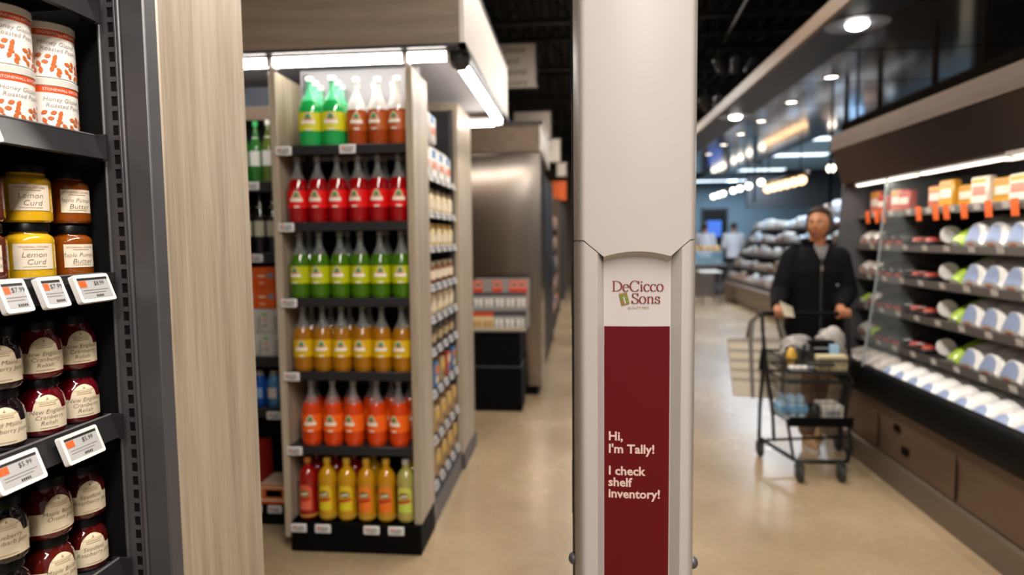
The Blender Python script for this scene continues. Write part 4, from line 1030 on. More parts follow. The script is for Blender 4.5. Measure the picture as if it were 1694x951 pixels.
# serif logo lettering drawn as broad-nib ribbons
def arc(cx_, cy_, rx, ry, a0, a1, n=18): return [(cx_ + rx * math.cos(R_(a0 + (a1 - a0) * i / n)), cy_ + ry * math.sin(R_(a0 + (a1 - a0) * i / n))) for i in range(n + 1)]
def bez(pts, n=10):
    out = []
    for k in range(0, len(pts) - 3, 3):
        a, b_, c, d = pts[k:k + 4]
        for i in range(n + 1):
            t = i / n; out.append(tuple((1 - t) ** 3 * a[q] + 3 * (1 - t) ** 2 * t * b_[q] + 3 * (1 - t) * t * t * c[q] + t ** 3 * d[q] for q in (0, 1)))
    return out
GL = {
 'D': (.70, [[(.14, 0), (.14, .68)], [(.02, .012), (.26, .012)], [(.02, .668), (.26, .668)], bez([(.14, .668), (.44, .70), (.64, .56), (.64, .34), (.64, .12), (.44, -.02), (.14, .012)])]),
 'e': (.46, [[(.07, .25), (.39, .27)], arc(.23, .225, .185, .235, 8, 318)]),
 'C': (.66, [arc(.36, .34, .31, .35, 42, 322), [(.60, .50), (.60, .66)]]),
 'i': (.26, [[(.13, .0), (.13, .44)], [(.03, .012), (.23, .012)], [(.04, .43), (.13, .44)], [(.13, .58), (.13, .66)]]),
 'c': (.42, [arc(.23, .225, .185, .235, 48, 318), [(.36, .36), (.36, .42)]]),
 'o': (.48, [arc(.24, .225, .195, .235, 0, 360, 24)]),
 'S': (.50, [bez([(.42, .55), (.38, .70), (.08, .72), (.08, .52), (.08, .36), (.44, .34), (.44, .17), (.44, -.06), (.08, -.06), (.05, .15)]), [(.425, .5), (.425, .66)], [(.05, .02), (.05, .18)]]),
 'n': (.54, [[(.13, 0), (.13, .44)], [(.03, .012), (.23, .012)], [(.04, .43), (.13, .44)], bez([(.13, .34), (.20, .46), (.41, .52), (.41, .28), (.41, .2), (.41, .1), (.41, 0)]), [(.31, .012), (.51, .012)]]),
 's': (.38, [bez([(.31, .35), (.27, .48), (.06, .48), (.07, .33), (.08, .22), (.33, .24), (.33, .11), (.33, -.04), (.06, -.04), (.05, .10)]), [(.05, .01), (.05, .12)], [(.315, .32), (.315, .43)]]),
}
def serif(b, txt, x, y, size, mt, fn):
    for ch in txt:
        adv, strokes = GL[ch]
        for st_ in strokes:
            vs = []; n = len(st_)
            for i, p in enumerate(st_):
                q0 = st_[max(0, i - 1)]; q1 = st_[min(n - 1, i + 1)]; dx, dy = q1[0] - q0[0], q1[1] - q0[1]; L = math.hypot(dx, dy) or 1
                w_ = .016 + .036 * abs(dy / L) ** 1.3; nx, ny = -dy / L * w_, dx / L * w_
                for s in (1, -1): vs.append((x + (p[0] + s * nx) * size, y + (p[1] + s * ny) * size, 0))
            b.add(vs, [(2 * i, 2 * i + 1, 2 * i + 3, 2 * i + 2) for i in range(n - 1)], mt, False, fn)
        x += adv * size
    return x
b = MB()
serif(b, 'DeCicco', -.0440, 1.4010, .0276, LOGO, fn)
serif(b, 'Sons', -.0085, 1.3785, .0276, LOGO, fn)
b.text('QUALITY FIRST', .0058, GOLD, fn, x=.0045, y=1.3685)
ca, sa_ = math.cos(R_(14)), math.sin(R_(14))
def em(px, py): return (-.0215 + px * ca - py * sa_, 1.3865 + px * sa_ + py * ca)
b.poly([em(-.0075, -.0105), em(.0075, -.0105), em(.0075, .0095), em(-.0075, .0095)], GOLD, fn)
for q in range(5): xx = -.0075 + q * .003; b.poly([em(xx, .0095), em(xx + .003, .0095), em(xx + .0015, .0135)], GOLD, fn)
f2 = lambda p: (p[0], pf(p[0]) - .0028, p[1])
for (ex, ey, er) in ((-.004, .003, .003), (.004, -.005, .0028), (.001, .006, .002), (.0045, .001, .0022)):
    b.poly([em(ex + er * math.cos(a * PI / 5), ey + er * math.sin(a * PI / 5)) for a in range(10)], LEAF, f2)
b.poly([em(-.001, -.009), em(.0015, -.009), em(.001, .004), em(-.001, .004)], POSTW, f2)
b.build('logo_lettering', bot)
for s in (-1, 1): b = MB(); b.sphere((s * (HW + .003), .075, .862), (.010, .012, .012), GREY, 14, 8); b.build('side_button', bot)
b = MB(); b.lathe([(.20, .03), (.225, .05), (.225, .13), (.19, .16), (.12, .175)], RW, 40, c=(0, .10, 0)); b.build('base', bot)
for (x, y) in ((-.16, .10), (.16, .10), (0, -.06), (0, .26)):
    b = MB(); b.lathe([(.001, -.015), (.03, -.015), (.03, .015), (.001, .015)], BLACK, 16, c=(0, 0, 0), fn=lambda p, x=x, y=y: (x + p[2], y + p[0], .03 + p[1])); b.build('wheel', bot)
# ================================================================== MEAT CASE
CASEBR = mat('case_brown_panel', '5e4a3a', 0.35, 0.2, var=0.12, vscale=3); KICK = mat('case_kick_plate', '77695a', 0.35, 0.5, var=0.1)
BUMP = mat('black_rubber_bumper', '040404', 0.5, spec=.15); CASEIN = mat('case_interior', '4a4340', 0.5, 0.2, var=0.1)
CY0, CY1 = 1.9, 5.15
case = thing('refrigerated_case', 'long open refrigerated meat case with stainless canopy, black bumper and stacked packs', 'refrigerated case', (0, 0, 0))
def ext(poly, y0, y1, mt):       # poly in (x,z) extruded along y
    b = MB(); n = len(poly); vs = [(x, y0, z) for x, z in poly] + [(x, y1, z) for x, z in poly]
    b.add(vs, [tuple(range(n)), tuple(range(n, 2 * n))[::-1]] + [(i, i + n, (i + 1) % n + n, (i + 1) % n) for i in range(n)], mt); return b
ext([(1.86, 0), (1.87, .045), (1.88, .13), (1.93, .15), (3.2, .15), (3.2, 0)], CY0, CY1, KICK).build('kick_plate', case)
b = ext([(1.90, .15), (1.905, .30), (1.885, .46), (2.0, .50), (3.2, .50), (3.2, .15)], CY0, CY1, CASEBR)
for y in (2.55, 3.4, 4.25): b.box(1.893, 1.90, y - .003, y + .003, .16, .45, BLACK)
b.build('body_panel', case)
for q, w_ in ((3.98, .33), (3.88, .22)): b = MB(); b.box(1.892, 1.902, q, q + .07, w_, w_ + .04, BLACK); b.build('vent_cover', case)
ext([(1.86, .465), (1.85, .50), (1.855, .61), (1.872, .635), (1.93, .635), (1.93, .465)], CY0, CY1, BUMP).build('bumper', case)
ext([(1.93, .55), (1.93, .575), (2.45, .66), (3.0, .68), (3.0, .5)], CY0, CY1, CASEIN).build('deck', case)
b = MB(); b.box(2.78, 2.82, CY0, CY1, .5, 2.1, CASEIN); b.build('back_panel', case)
CSH = [1.653, 1.428, 1.214, .995, .765]
RAILM = mat('case_rail_grey', '5c5550', 0.35, 0.5)
for z in CSH:
    b = ext([(2.11, z - .018), (2.11, z - .004), (2.78, z + .05), (2.78, z + .036)], CY0, CY1 - .02, mat('case_shelf_steel', '6d6560', 0.3, 0.8)); b.build('shelf', case)
    l = ext([(2.11, z + .004), (2.095, z + .004), (2.085, z - .038), (2.10, z - .038)], CY0, CY1 - .02, RAILM); l.build('price_rail', case.children[-1])
ext([(1.985, 1.875), (1.90, 2.115), (1.93, 2.13), (2.82, 2.13), (2.82, 2.02), (2.1, 1.90), (2.04, 1.875)], CY0, CY1, STEEL_H).build('canopy', case)
ext([(1.895, 2.118), (1.895, 2.235), (2.82, 2.235), (2.82, 2.135), (1.93, 2.135)], CY0, CY1, OAK_CASE).build('wood_fascia', case)
CASELED = mat('case_led_glow', 'fff0de', 0.4, emit=3.2)
for (y0, y1) in ((1.95, 2.55), (2.57, 3.255), (3.275, 4.07), (4.095, 4.94)):
    b = MB(); b.box(1.99, 2.025, y0, y1, 1.850, 1.862, WHITE, ch=.003); b.build('light_strip', case)
    l = MB(); l.box(1.992, 2.022, y0 + .02, y1 - .02, 1.841, 1.850, CASELED, ch=.003); l.build('diffuser', case.children[-1])
b = MB(); b.box(2.12, 2.16, 2.0, 5.05, 1.868, 1.885, WHITE, ch=.003); b.build('light_strip', case)
l = MB(); l.box(2.118, 2.158, 2.01, 3.5, 1.855, 1.868, mat('case_led_glow_rear', 'fff0de', 0.4, emit=1.5), ch=.003); l.build('diffuser', case.children[-1])
L = area('case_light', (2.0, 3.5, 1.83), .06, 3.0, 9, (1, .95, .88), (0, R_(-20), 0))
GLASS = mat('clear_case_glass', 'dfe6e6', 0.03, alpha=0.05, coat=.1)
def glass_end(y, nm):
    poly = [(1.87, .64), (1.94, 1.2), (1.985, 1.86), (2.78, 1.86), (2.78, .64)]
    b = MB(); n = len(poly); vs = [(x, y - .004, z) for x, z in poly] + [(x, y + .004, z) for x, z in poly]
    b.add(vs, [tuple(range(n)), tuple(range(n, 2 * n))[::-1]] + [(i, i + n, (i + 1) % n + n, (i + 1) % n) for i in range(n)], GLASS); b.build(nm, case)
    l = MB(); l.tube([(1.868, y, .64), (1.938, y, 1.2), (1.983, y, 1.86)], .007, mat('polished_glass_edge', '9aa3a2', .15, .3), 8); l.build('glass_edge', case.children[-1])
glass_end(4.437, 'glass_divider')
b = MB(); poly = [(1.90, .5), (1.95, 1.2), (1.985, 1.9), (2.82, 2.1), (2.82, .5)]; n = len(poly)
vs = [(x, 5.12, z) for x, z in poly] + [(x, 5.15, z) for x, z in poly]
b.add(vs, [tuple(range(n)), tuple(range(n, 2 * n))[::-1]] + [(i, i + n, (i + 1) % n + n, (i + 1) % n) for i in range(n)], GREY); b.build('end_wall', case)

# packs in the case -----------------------------------------------------------
FILM = mat('white_film_pack', 'e0dedb', 0.28, coat=.4, var=.1, vscale=25); BLUEL = mat('blue_pack_label', '8f9dbd', .4, var=.1, vscale=60); PACKW = mat('white_pack_label', 'dedcd8', .4); MEAT = mat('red_meat', 'b5493a', .3, coat=.4, var=.35, vscale=40)
LIME = mat('lime_green_pack', '9dbb30', .35, coat=.3, var=.15, vscale=18); DARKROLL = mat('dark_wrapped_roll', '1b1c1e', .3, coat=.3, var=.3, vscale=30); TRAYG = mat('grey_film_pack', 'b3aaa2', .3, coat=.3, var=.35, vscale=22)
PINK = mat('pink_print', 'cf7a68', .5); BLACKTRAY = mat('black_foam_tray', '1a1918', .5)
def nose(u): return min(1, .28 + 2.9 * u) * (1 - .35 * max(0, 2 * u - 1) ** 5)
def rounded_pack(b, lx, ly, h, mt, n=10, nz=False):
    def fn(u, v):
        a = PI * v; x = lx * u; e = nose(u) if nz else 1 - .35 * abs(2 * u - 1) ** 5
        return (x, -ly / 2 * math.cos(a), h * e * math.sin(a) ** .6 if 0 < v < 1 else 0)
    b.grid(fn, 16 if nz else 8, n, mt)
    for u in (0, 1):
        vs = [fn(u, j / n) for j in range(n + 1)]; b.add(vs, [tuple(range(n + 1)) if u else tuple(range(n + 1))[::-1]], mt)
    b.add([(0, -ly / 2, 0), (lx, -ly / 2, 0), (lx, ly / 2, 0), (0, ly / 2, 0)], [(3, 2, 1, 0)], mt)
def make_white(label, lx=.30, ly=.148, h=.062):
    t = thing('wrapped_pack', label, 'pack')
    b = MB(); rounded_pack(b, lx, ly, h, FILM, 14, True); b.build('film_wrap', t)
    b = MB()
    def lab(u, v):
        x0 = .004 + .066 * u; r = math.sqrt(max(0, 1 - u ** 2)); a = PI / 2 + (v - .5) * 2 * .80 * r
        return (x0 - .004, -(ly / 2 + .0012) * math.cos(a) * 1.0, (h + .0015) * math.sin(a) ** .6 * nose(x0 / lx) + .0010)
    b.grid(lab, 12, 14, BLUEL); b.build('blue_label', t)
    b = MB(); b.grid(lambda u, v: (-.0012, (v - .5) * ly * .5, .002 + h * .2 * u), 1, 2, PACKW)
    b.grid(lambda u, v: (.03 + .03 * u, (v - .5) * ly * .42, 0) if False else (-.0018, (v - .5) * ly * .34 + .01, .003 + h * .14 * u), 1, 1, PINK); b.build('white_label', t)
    return t
def make_lime(label):
    t = thing('green_pack', label, 'pack')
    b = MB(); rounded_pack(b, .29, .10, .055, LIME); b.build('bag', t)
    b = MB(); b.grid(lambda u, v: (-.001, (v - .5) * .07, .004 + .03 * u), 1, 1, PACKW); b.build('label', t)
    return t
def make_roll(label):
    t = thing('wrapped_roll', label, 'roll')
    yz = lambda p: (p[0], p[2], p[1])
    b = MB(); b.lathe([(.030, 0.002), (.044, .006), (.046, .02), (.045, .2), (.03, .25), (.012, .27)], DARKROLL, 20, c=(0, 0, 0), fn=lambda p: (p[0], p[2], .047 + p[1])); b.build('wrapping', t)
    b = MB(); b.lathe([(.001, -.003), (.044, -.003), (.047, .002), (.047, .010)], mat('white_round_label', 'eceae6', .5), 24, fn=lambda p: (p[0], p[2], .047 + p[1]), cap=False)
    b.build('round_label', t)
    return t
def make_dark(label):
    t = thing('dark_pack', label, 'pack')
    b = MB(); rounded_pack(b, .30, .13, .075, DARKROLL); b.build('bag', t)
    b = MB(); b.grid(lambda u, v: (-.001, (v - .5) * .09, .004 + .02 * u), 1, 1, MEAT); b.build('label', t)
    return t
def make_tray(label):
    t = thing('meat_tray', label, 'meat tray')
    b = MB(); b.box(0, .16, -.07, .07, 0, .022, BLACKTRAY, ch=.006); b.build('tray', t)
    b = MB(); b.sphere((.05, -.02, .026), (.042, .038, .02), MEAT); b.sphere((.10, .025, .026), (.05, .035, .02), MEAT); b.sphere((.11, -.035, .024), (.04, .03, .018), MEAT); b.build('meat', t)
    b = MB(); b.box(.008, .05, .02, .06, .044, .046, PACKW); b.build('label', t)
    return t
def make_grey(label):
    t = thing('wrapped_pack', label, 'pack')
    b = MB(); rounded_pack(b, .28, .15, .08, TRAYG); b.build('film_wrap', t)
    b = MB(); b.grid(lambda u, v: (-.0012, (v - .5) * .06, .004 + .025 * u), 1, 1, PINK); b.build('label', t)
    return t
def make_stand(c1, c2, c3):
    def make(label):
        t = thing('food_pack', label, 'pack')
        b = MB(); b.box(0, .05, -.075, .075, 0, .16, c1, ch=.008); b.build('pouch', t)
        b = MB(); b.box(-.0012, 0, -.055, .055, .05, .105, c2); b.box(-.0012, 0, -.06, .06, .12, .148, c3); b.build('print', t)
        return t
    return Kind(make)
K_white, K_lime, K_roll, K_dark, K_tray, K_grey = map(Kind, (make_white, make_lime, make_roll, make_dark, make_tray, make_grey))
YEL = mat('golden_pack', 'b9852a', .4, var=.3, vscale=30); REDP = mat('red_pack', '9a3528', .4, var=.4, vscale=30); CRM = mat('cream_pack', 'cfc2b2', .4)
K_s1 = make_stand(REDP, CRM, REDP); K_s2 = make_stand(YEL, CRM, mat('amber_print', 'b5741c', .4)); K_s3 = make_stand(CRM, PINK, YEL); K_s4 = make_stand(mat('coral_pack', 'b0604a', .4, var=.4, vscale=30), CRM, YEL)
rowname = ['top', 'second', 'third', 'fourth', 'fifth']
def tilt(o, deg): o.rotation_euler = (0, -R_(deg), 0)
for i in range(10):
    y = 2.875 + .163 * i
    o = K_white.put((1.945, y, .582), 0, 'white film pack with blue arched label on the case deck, %s from the near end' % ORD[i], 'white packs on the case deck'); tilt(o, 13)
for i in range(4):
    o = K_grey.put((1.96, 4.52 + .14 * i, .583), 0, 'grey wrapped pack on the case deck beyond the glass divider, %s from the divider' % ORD[i], 'grey packs beyond the glass divider'); tilt(o, 10)
for k in range(1, 5):
    z = CSH[k] + .002; rn = rowname[k]
    for i in range(7):
        o = K_white.put((2.118, 2.70 + .172 * i, z), 0, 'white blue-labelled pack on the %s case shelf from the top, %s in its row' % (rn, ORD[i]), 'white packs with blue labels on the case shelves'); tilt(o, 24); o.scale = (.8, 1.12, 1.7 if k < 4 else 1.5)
    o = K_lime.put((2.116, 3.875, z), 0, 'lime green long pack on the %s case shelf from the top' % rn, 'lime green packs'); tilt(o, 30)
    o = K_roll.put((2.175, 4.05, z + .010), R_(-27), 'dark roll with white round end on the %s case shelf from the top' % rn, 'dark rolls with white round ends')
    o.scale = (1.12,) * 3
    for q in range(2): K_tray.put((2.112, 4.24 + .150 * q, z + .002), 0, 'black tray of red meat on the %s case shelf, %s the white round end' % (rn, ('right behind', 'farther behind')[q]), 'meat trays on the case shelves')
    for i in range(3):
        o = K_dark.put((2.11, 4.52 + .128 * i, z + .002), 0, 'dark plastic pack on the %s case shelf, %s the glass divider' % (rn, ('right behind', 'second behind', 'third behind')[i]), 'dark packs on the case shelves'); tilt(o, 8)
    for i in range(2):
        o = (K_grey if (i + k) % 4 else K_lime).put((2.112, 4.90 + .14 * i, z + .002), 0, '%s pack beyond the glass divider, %s case shelf, %s from the divider' % ('grey wrapped' if (i + k) % 4 else 'lime green', rn, ORD[i]), 'packs beyond the glass divider'); tilt(o, 14)
seq = [K_s1, K_s1, K_s4, K_s1, K_s3, K_s2, K_s3, K_s2, K_s2, K_s4, K_s1, K_s4, K_s1, K_s4]
sn = {id(K_s1): 'red and cream', id(K_s2): 'golden yellow', id(K_s3): 'cream and pink', id(K_s4): 'coral and yellow'}
for i, kd in enumerate(seq):
    kd.put((2.13 + .02 * (i % 2), 2.78 + .157 * i + (.17 if i > 9 else 0), CSH[0] + .003), 0, '%s standing pack on the top case shelf, %s from the near end' % (sn[id(kd)], ORD[i]), 'standing packs on the top case shelf', scale=(1, 1, (.78, .9, .7, .95, .82)[i % 5]))
CTAG = mat('case_price_card', 'b9b2aa', .5); OTAG = mat('orange_price_card', 'e0622a', .5)
def make_ctag(label):
    t = thing('price_card', label, 'price card')
    fn = plane_map((0, 0, 0), (0, 1, 0), (-.24, 0, .97))
    b = MB(); b.prism([(-.027, -.02), (.027, -.02), (.027, .02), (-.027, .02)], 0, .003, CTAG, fn); b.build('card', t)
    b = MB(); b.poly([(-.015, -.006), (.012, -.006), (.012, .008), (-.015, .008)], INKGREY, lifted(fn, .0036)); b.build('print', t)
    return t
def make_otag(label):
    t = thing('orange_price_card', label, 'price card')
    fn = plane_map((0, 0, 0), (0, 1, 0), (-.1, 0, .99))
    b = MB(); b.prism([(-.034, -.075), (.034, -.075), (.034, .03), (-.034, .03)], 0, .003, OTAG, fn); b.build('card', t)
    b = MB(); b.poly([(-.024, -.008), (.024, -.008), (.024, .018), (-.024, .018)], PINK, lifted(fn, .0036)); b.text('2', .03, CRM, lifted(fn, .0036), y=-.05) if False else b.poly([(-.018, -.05), (.018, -.05), (.018, -.03), (-.018, -.03)], mat('orange_card_red', 'c8401c', .5), lifted(fn, .0036)); b.build('print', t)
    return t
K_ct, K_ot = Kind(make_ctag), Kind(make_otag)
for k, z in enumerate(CSH):
    ylist = [2.95 + .235 * i for i in range(9)]
    for i, y in enumerate(ylist):
        K_ct.put((2.084, y + .03 * k, z - .018), 0, 'grey price card on the %s case rail from the top, %s from the near end' % (rowname[k], ORD[i]), 'grey price cards on the case rails')
for i, y in enumerate((3.35, 3.37 + .0, 3.55, 3.76, 3.93, 4.04, 4.23, 4.70, 4.79, 4.93)):
    if i == 1: continue
    K_ot.put((2.078, y, CSH[0] - .012), 0, 'orange price card hanging from the top case rail, %s from the near end' % ORD[i if i == 0 else i - 1], 'orange price cards on the top case rail', scale=.82)

# ================================================================== SHOPPING CART
CO = Vector((1.53, 4.32, 0))
cart = thing('shopping_cart', 'black two tier wire shopping cart filled with bags and boxes', 'shopping cart', tuple(CO))
def cb(b, nm, par=cart): return b.build(nm, par, tuple(-CO))
WIRE = mat('black_cart_wire', '141414', 0.4, 0.3)
b = MB(); b.tube([(1.235, 4.52, .975), (1.80, 4.52, .975)], .015, BLACK, 12); cb(b, 'handle')
for q in (1.235, 1.80):
    l = MB(); l.tube([(q - .012, 4.52, .975), (q + .012, 4.52, .975)], .02, DGREY, 12); l.build('grip_end', cart.children[-1])
b = MB()
for s, xh, xr, yr in ((-1, 1.245, 1.235, 4.50), (1, 1.79, 1.815, 4.64)):
    b.tube([(xh, 4.52, .975), (xh, 4.50, .90), (xh + .012, 4.48, .70), (xr, yr - .01, .35), (xr, yr, .13)], .012, WIRE, 10)
    b.tube([(xh + .012, 4.48, .70), (xh - s * .05, 4.42, .36), (xh - s * .06, 4.40, .135)], .011, WIRE, 10)
b.tube([(1.235, 4.50, .13), (1.26, 4.41, .125), (1.345, 4.13, .108), (1.37, 4.10, .105), (1.63, 4.10, .105), (1.66, 4.12, .108), (1.79, 4.42, .125), (1.815, 4.64, .13)], .014, WIRE, 10)
b.tube([(1.655, 4.10, .105), (1.672, 4.095, .20), (1.66, 4.12, .36)], .011, WIRE, 8); b.tube([(1.345, 4.13, .108), (1.30, 4.13, .36)], .009, WIRE, 8)
b.tube([(1.25, 4.45, .127), (1.83, 4.55, .13)], .010, WIRE, 8)
cb(b, 'frame')
b = MB(); b.prism([(-.028, 0), (.028, 0), (.012, .14), (-.012, .14)], -.01, .03, BLACK, lambda p: (1.255 + p[0], 4.485 + p[2], .60 + p[1])); cb(b, 'bracket_cover')
def basket(name, x0, x1, xb0, xb1, yf, yb, z0, z1, inset, nh, mesh):
    b = MB()
    rim = [(x0, yf, z1), (x1, yf, z1), (xb1, yb, z1), (xb0, yb, z1)]
    bot = [(x0 + inset, yf + inset, z0), (x1 - inset, yf + inset, z0), (xb1 - inset, yb - inset, z0), (xb0 + inset, yb - inset, z0)]
    L = lambda p, q, t: tuple(p[i] + (q[i] - p[i]) * t for i in range(3))
    b.tube(rim, .008, WIRE, 8, closed=True); b.tube(bot, .006, WIRE, 6, closed=True)
    for k in range(1, nh):
        t = k / nh; b.tube([L(bot[i], rim[i], t) for i in range(4)], .0022, WIRE, 5, closed=True)
    for i in range(4):
        j = (i + 1) % 4; n = max(4, int((Vector(rim[i]) - Vector(rim[j])).length / mesh))
        for q in range(n): b.tube([L(bot[i], bot[j], q / n), L(rim[i], rim[j], q / n)], .0014, WIRE, 5)
    n = int((yb - yf) / mesh)
    for q in range(1, n): b.tube([L(bot[0], bot[3], q / n), L(bot[1], bot[2], q / n)], .0014, WIRE, 5)
    cb(b, name)
basket('upper_basket', 1.285, 1.665, 1.265, 1.775, 4.10, 4.47, .655, .735, .015, 3, .04)
basket('lower_basket', 1.295, 1.675, 1.255, 1.79, 4.10, 4.46, .335, .60, .03, 4, .045)
b = MB(); b.box(1.30, 1.68, 4.088, 4.10, .325, .385, BLACK, ch=.004); cb(b, 'front_panel')
b = MB(); b.box(1.44, 1.70, 4.085, 4.098, .745, .79, mat('cart_sign_cream', 'b9ab88', .5), ch=.003) if False else b.box(1.40, 1.56, 4.086, 4.098, .70, .725, DGREY, ch=.003); cb(b, 'advert_plate')
for (x, y, w_) in ((1.35, 4.03, 'a'), (1.60, 4.05, 'b'), (1.24, 4.49, 'c'), (1.815, 4.66, 'd')):
    b = MB(); yy = y + .035 if y < 4.2 else y - .0
    b.tube([(x, yy, .125), (x, yy, .10)], .014, DGREY, 10); b.box(x - .022, x - .017, y - .02, y + .03, .045, .105, DGREY); b.box(x + .017, x + .022, y - .02, y + .03, .045, .105, DGREY); b.box(x - .022, x + .022, y - .0, y + .04, .10, .107, DGREY)
    cb(b, 'caster'); c_ = cart.children[-1]
    l = MB(); l.lathe([(.012, -.015), (.042, -.015), (.049, -.008), (.049, .008), (.042, .015), (.012, .015)], mat('caster_rubber', '2a2826', .6), 20, fn=lambda p, x=x, y=y: (x + p[2], y + p[0], .0495 + p[1])); l.build('wheel', c_)
# contents
def lumpy(c, r, mt, seed, amp=.22, n=26, k=16, flat=None):
    rd = random.Random(seed); ph = [(rd.uniform(1, 4), rd.uniform(1, 4), rd.uniform(1, 4), rd.uniform(0, 6)) for _ in range(5)]
    def fn(p):
        d = Vector(((p[0] - c[0]) / r[0], (p[1] - c[1]) / r[1], (p[2] - c[2]) / r[2]))
        s = 1 + amp * sum(math.sin(a * d.x * 2 + b_ * d.y * 2 + g * d.z * 2 + f) for a, b_, g, f in ph) / 3
        q = (c[0] + d.x * r[0] * s, c[1] + d.y * r[1] * s, c[2] + d.z * r[2] * s)
        return q if flat is None else (q[0], q[1], max(flat, q[2]))
    b = MB(); b.sphere(c, r, mt, n, k, fn); return b
BAGP = mat('grey_plastic_bag', 'a39d98', .3, coat=.3, var=.15, vscale=30, alpha=.92)
UF = .664
tag(lumpy((1.640, 4.38, .785), (.085, .06, .115), BAGP, 3, .25, flat=UF).build('produce_bag'), 'crumpled grey plastic bag at the right of the cart under her left hand', 'bag', 'plastic bags in the cart')
tag(lumpy((1.44, 4.40, .755), (.11, .05, .09), BAGP, 8, .25, flat=UF).build('produce_bag'), 'crumpled grey plastic bag at the back left of the cart', 'bag', 'plastic bags in the cart')
t = thing('grocery_box', 'black box standing in the upper cart basket', 'box', (1.54, 4.27, UF))
b = MB(); b.box(-.075, .075, -.03, .03, 0, .17, BLACK, ch=.004); b.build('carton_body', t); b = MB(); b.box(-.05, .05, -.031, -.03, .12, .13, GREYP); b.build('print', t)
t = thing('grocery_box', 'flat cream box lying at the front of the upper cart basket', 'box', (1.565, 4.17, UF + .0))
b = MB(); b.box(-.085, .09, -.035, .035, 0, .095, mat('cream_ridged_box', 'c2b590', .5, var=.1), ch=.004)
for q in range(7): b.box(-.075 + q * .024, -.072 + q * .024, -.0362, -.034, .01, .085, mat('cream_box_line', 'a0936f', .5))
b.build('carton_body', t); b = MB(); b.box(-.02, .03, -.0364, -.035, .03, .06, CRM); b.build('print', t)
t = thing('milk_carton', 'small blue and white carton beside the cream box in the cart', 'carton', (1.605, 4.225, UF))
b = MB(); b.box(-.025, .025, -.018, .018, 0, .15, mat('pale_blue_carton', '8fb4cf', .45), ch=.003); b.build('box', t); b = MB(); b.box(-.02, .02, -.0192, -.018, .02, .06, CRM); b.build('print', t)
tag(lumpy((1.365, 4.24, .735), (.055, .05, .072), mat('dark_mixed_pack', '33302c', .35, coat=.3, var=.6, vscale=25), 5, .2, flat=UF).build('dark_pack'), 'dark rounded food pack at the left of the upper cart basket', 'pack')
tag(lumpy((1.445, 4.24, .735), (.040, .05, .072), mat('black_netted_pack', '17181a', .3, coat=.5, var=.5, vscale=40), 6, .2, flat=UF).build('dark_pack'), 'black rounded food pack in the middle of the upper cart basket', 'pack')
t = thing('wrapped_tray', 'white wrapped tray at the front left of the upper cart basket', 'tray', (1.39, 4.16, UF)); b = MB(); b.box(-.08, .07, -.035, .03, 0, .03, FILM, ch=.008); b.build('tray', t); b = MB(); b.box(.03, .065, -.0362, -.034, .006, .024, mat('tray_blue_print', '3f6f9c', .5)); b.box(-.03, .0, -.0362, -.034, .01, .022, CRM); b.build('label', t)
tag(lumpy((1.335, 4.185, .745), (.03, .025, .055), mat('yellow_snack_bag', 'c79a35', .4, var=.3), 9, .2, flat=UF + .031).build('snack_bag'), 'small yellow and white snack bag in the upper cart basket', 'bag')
LF = .343
t = thing('water_pack', 'shrink wrapped pack of water bottles at the left of the lower cart basket', 'water pack', (1.375, 4.30, LF))
b = MB()
for ix in range(3):
    for iy in range(2): b.lathe([(.026, 0), (.028, .01), (.028, .09), (.012, .12), (.012, .135)], mat('water_bottle_blue', '9fb9cc', .15, coat=.5, var=.2), 12, c=(-.056 + ix * .057, -.03 + iy * .057, 0))
b.build('bottles', t); b = MB(); b.box(-.088, .088, -.062, .058, .03, .07, mat('water_label_blue', '6fa0c4', .4)); b.build('label_band', t)
t = thing('grocery_box', 'low white box at the right of the lower cart basket', 'box', (1.60, 4.27, LF)); b = MB(); b.box(-.065, .06, -.08, .08, 0, .09, mat('white_low_box', 'c8c2bb', .5), ch=.004); b.build('carton_body', t); b = MB(); b.box(-.04, .04, -.0812, -.08, .02, .06, GREYP); b.build('print', t)
tag(lumpy((1.50, 4.25, .385), (.035, .06, .045), mat('black_bag', '161616', .4), 12, .2, flat=LF).build('black_bag'), 'small black bag between the water pack and white box in the lower basket', 'bag')

# tote bag hanging behind the cart
TO = Vector((1.30, 4.60, .39))
tote = thing('tote_bag', 'large cream striped tote bag hanging on the cart handle behind the frame', 'bag', tuple(TO))
TOTE = mat('cream_tote_cloth', 'd6cdbd', .7, var=.05); TOTES = mat('tote_stripe', 'a89f92', .7); TOTEG = mat('tote_strap_grey', '77726c', .7)
b = MB(); h = .40
def tot(u, v, s):
    w0, w1 = .215, .262; w = w0 + (w1 - w0) * v; e = math.sin(PI * u)
    return (-w + 2 * w * u, s * (.012 + .045 * e * (1 - .35 * v)), .0 + h * v - .03 * (1 - e) * (1 - v) * 0)
nst = 18
for s in (-1, 1):
    for r in range(nst):
        mt = TOTES if (r % 3 == 2 and r > 4) else TOTE
        b.grid(lambda u, v: tot(u if s < 0 else 1 - u, (r + v) / nst, s), 16, 1, mt)
for u in (0, 1): b.grid(lambda p, q: tot(u, q, -1 + 2 * p if u else 1 - 2 * p), 1, 6, TOTE)
b.grid(lambda p, q: tot(p, 0, 1 - 2 * q), 16, 1, TOTE); b.build('cloth_body', tote)
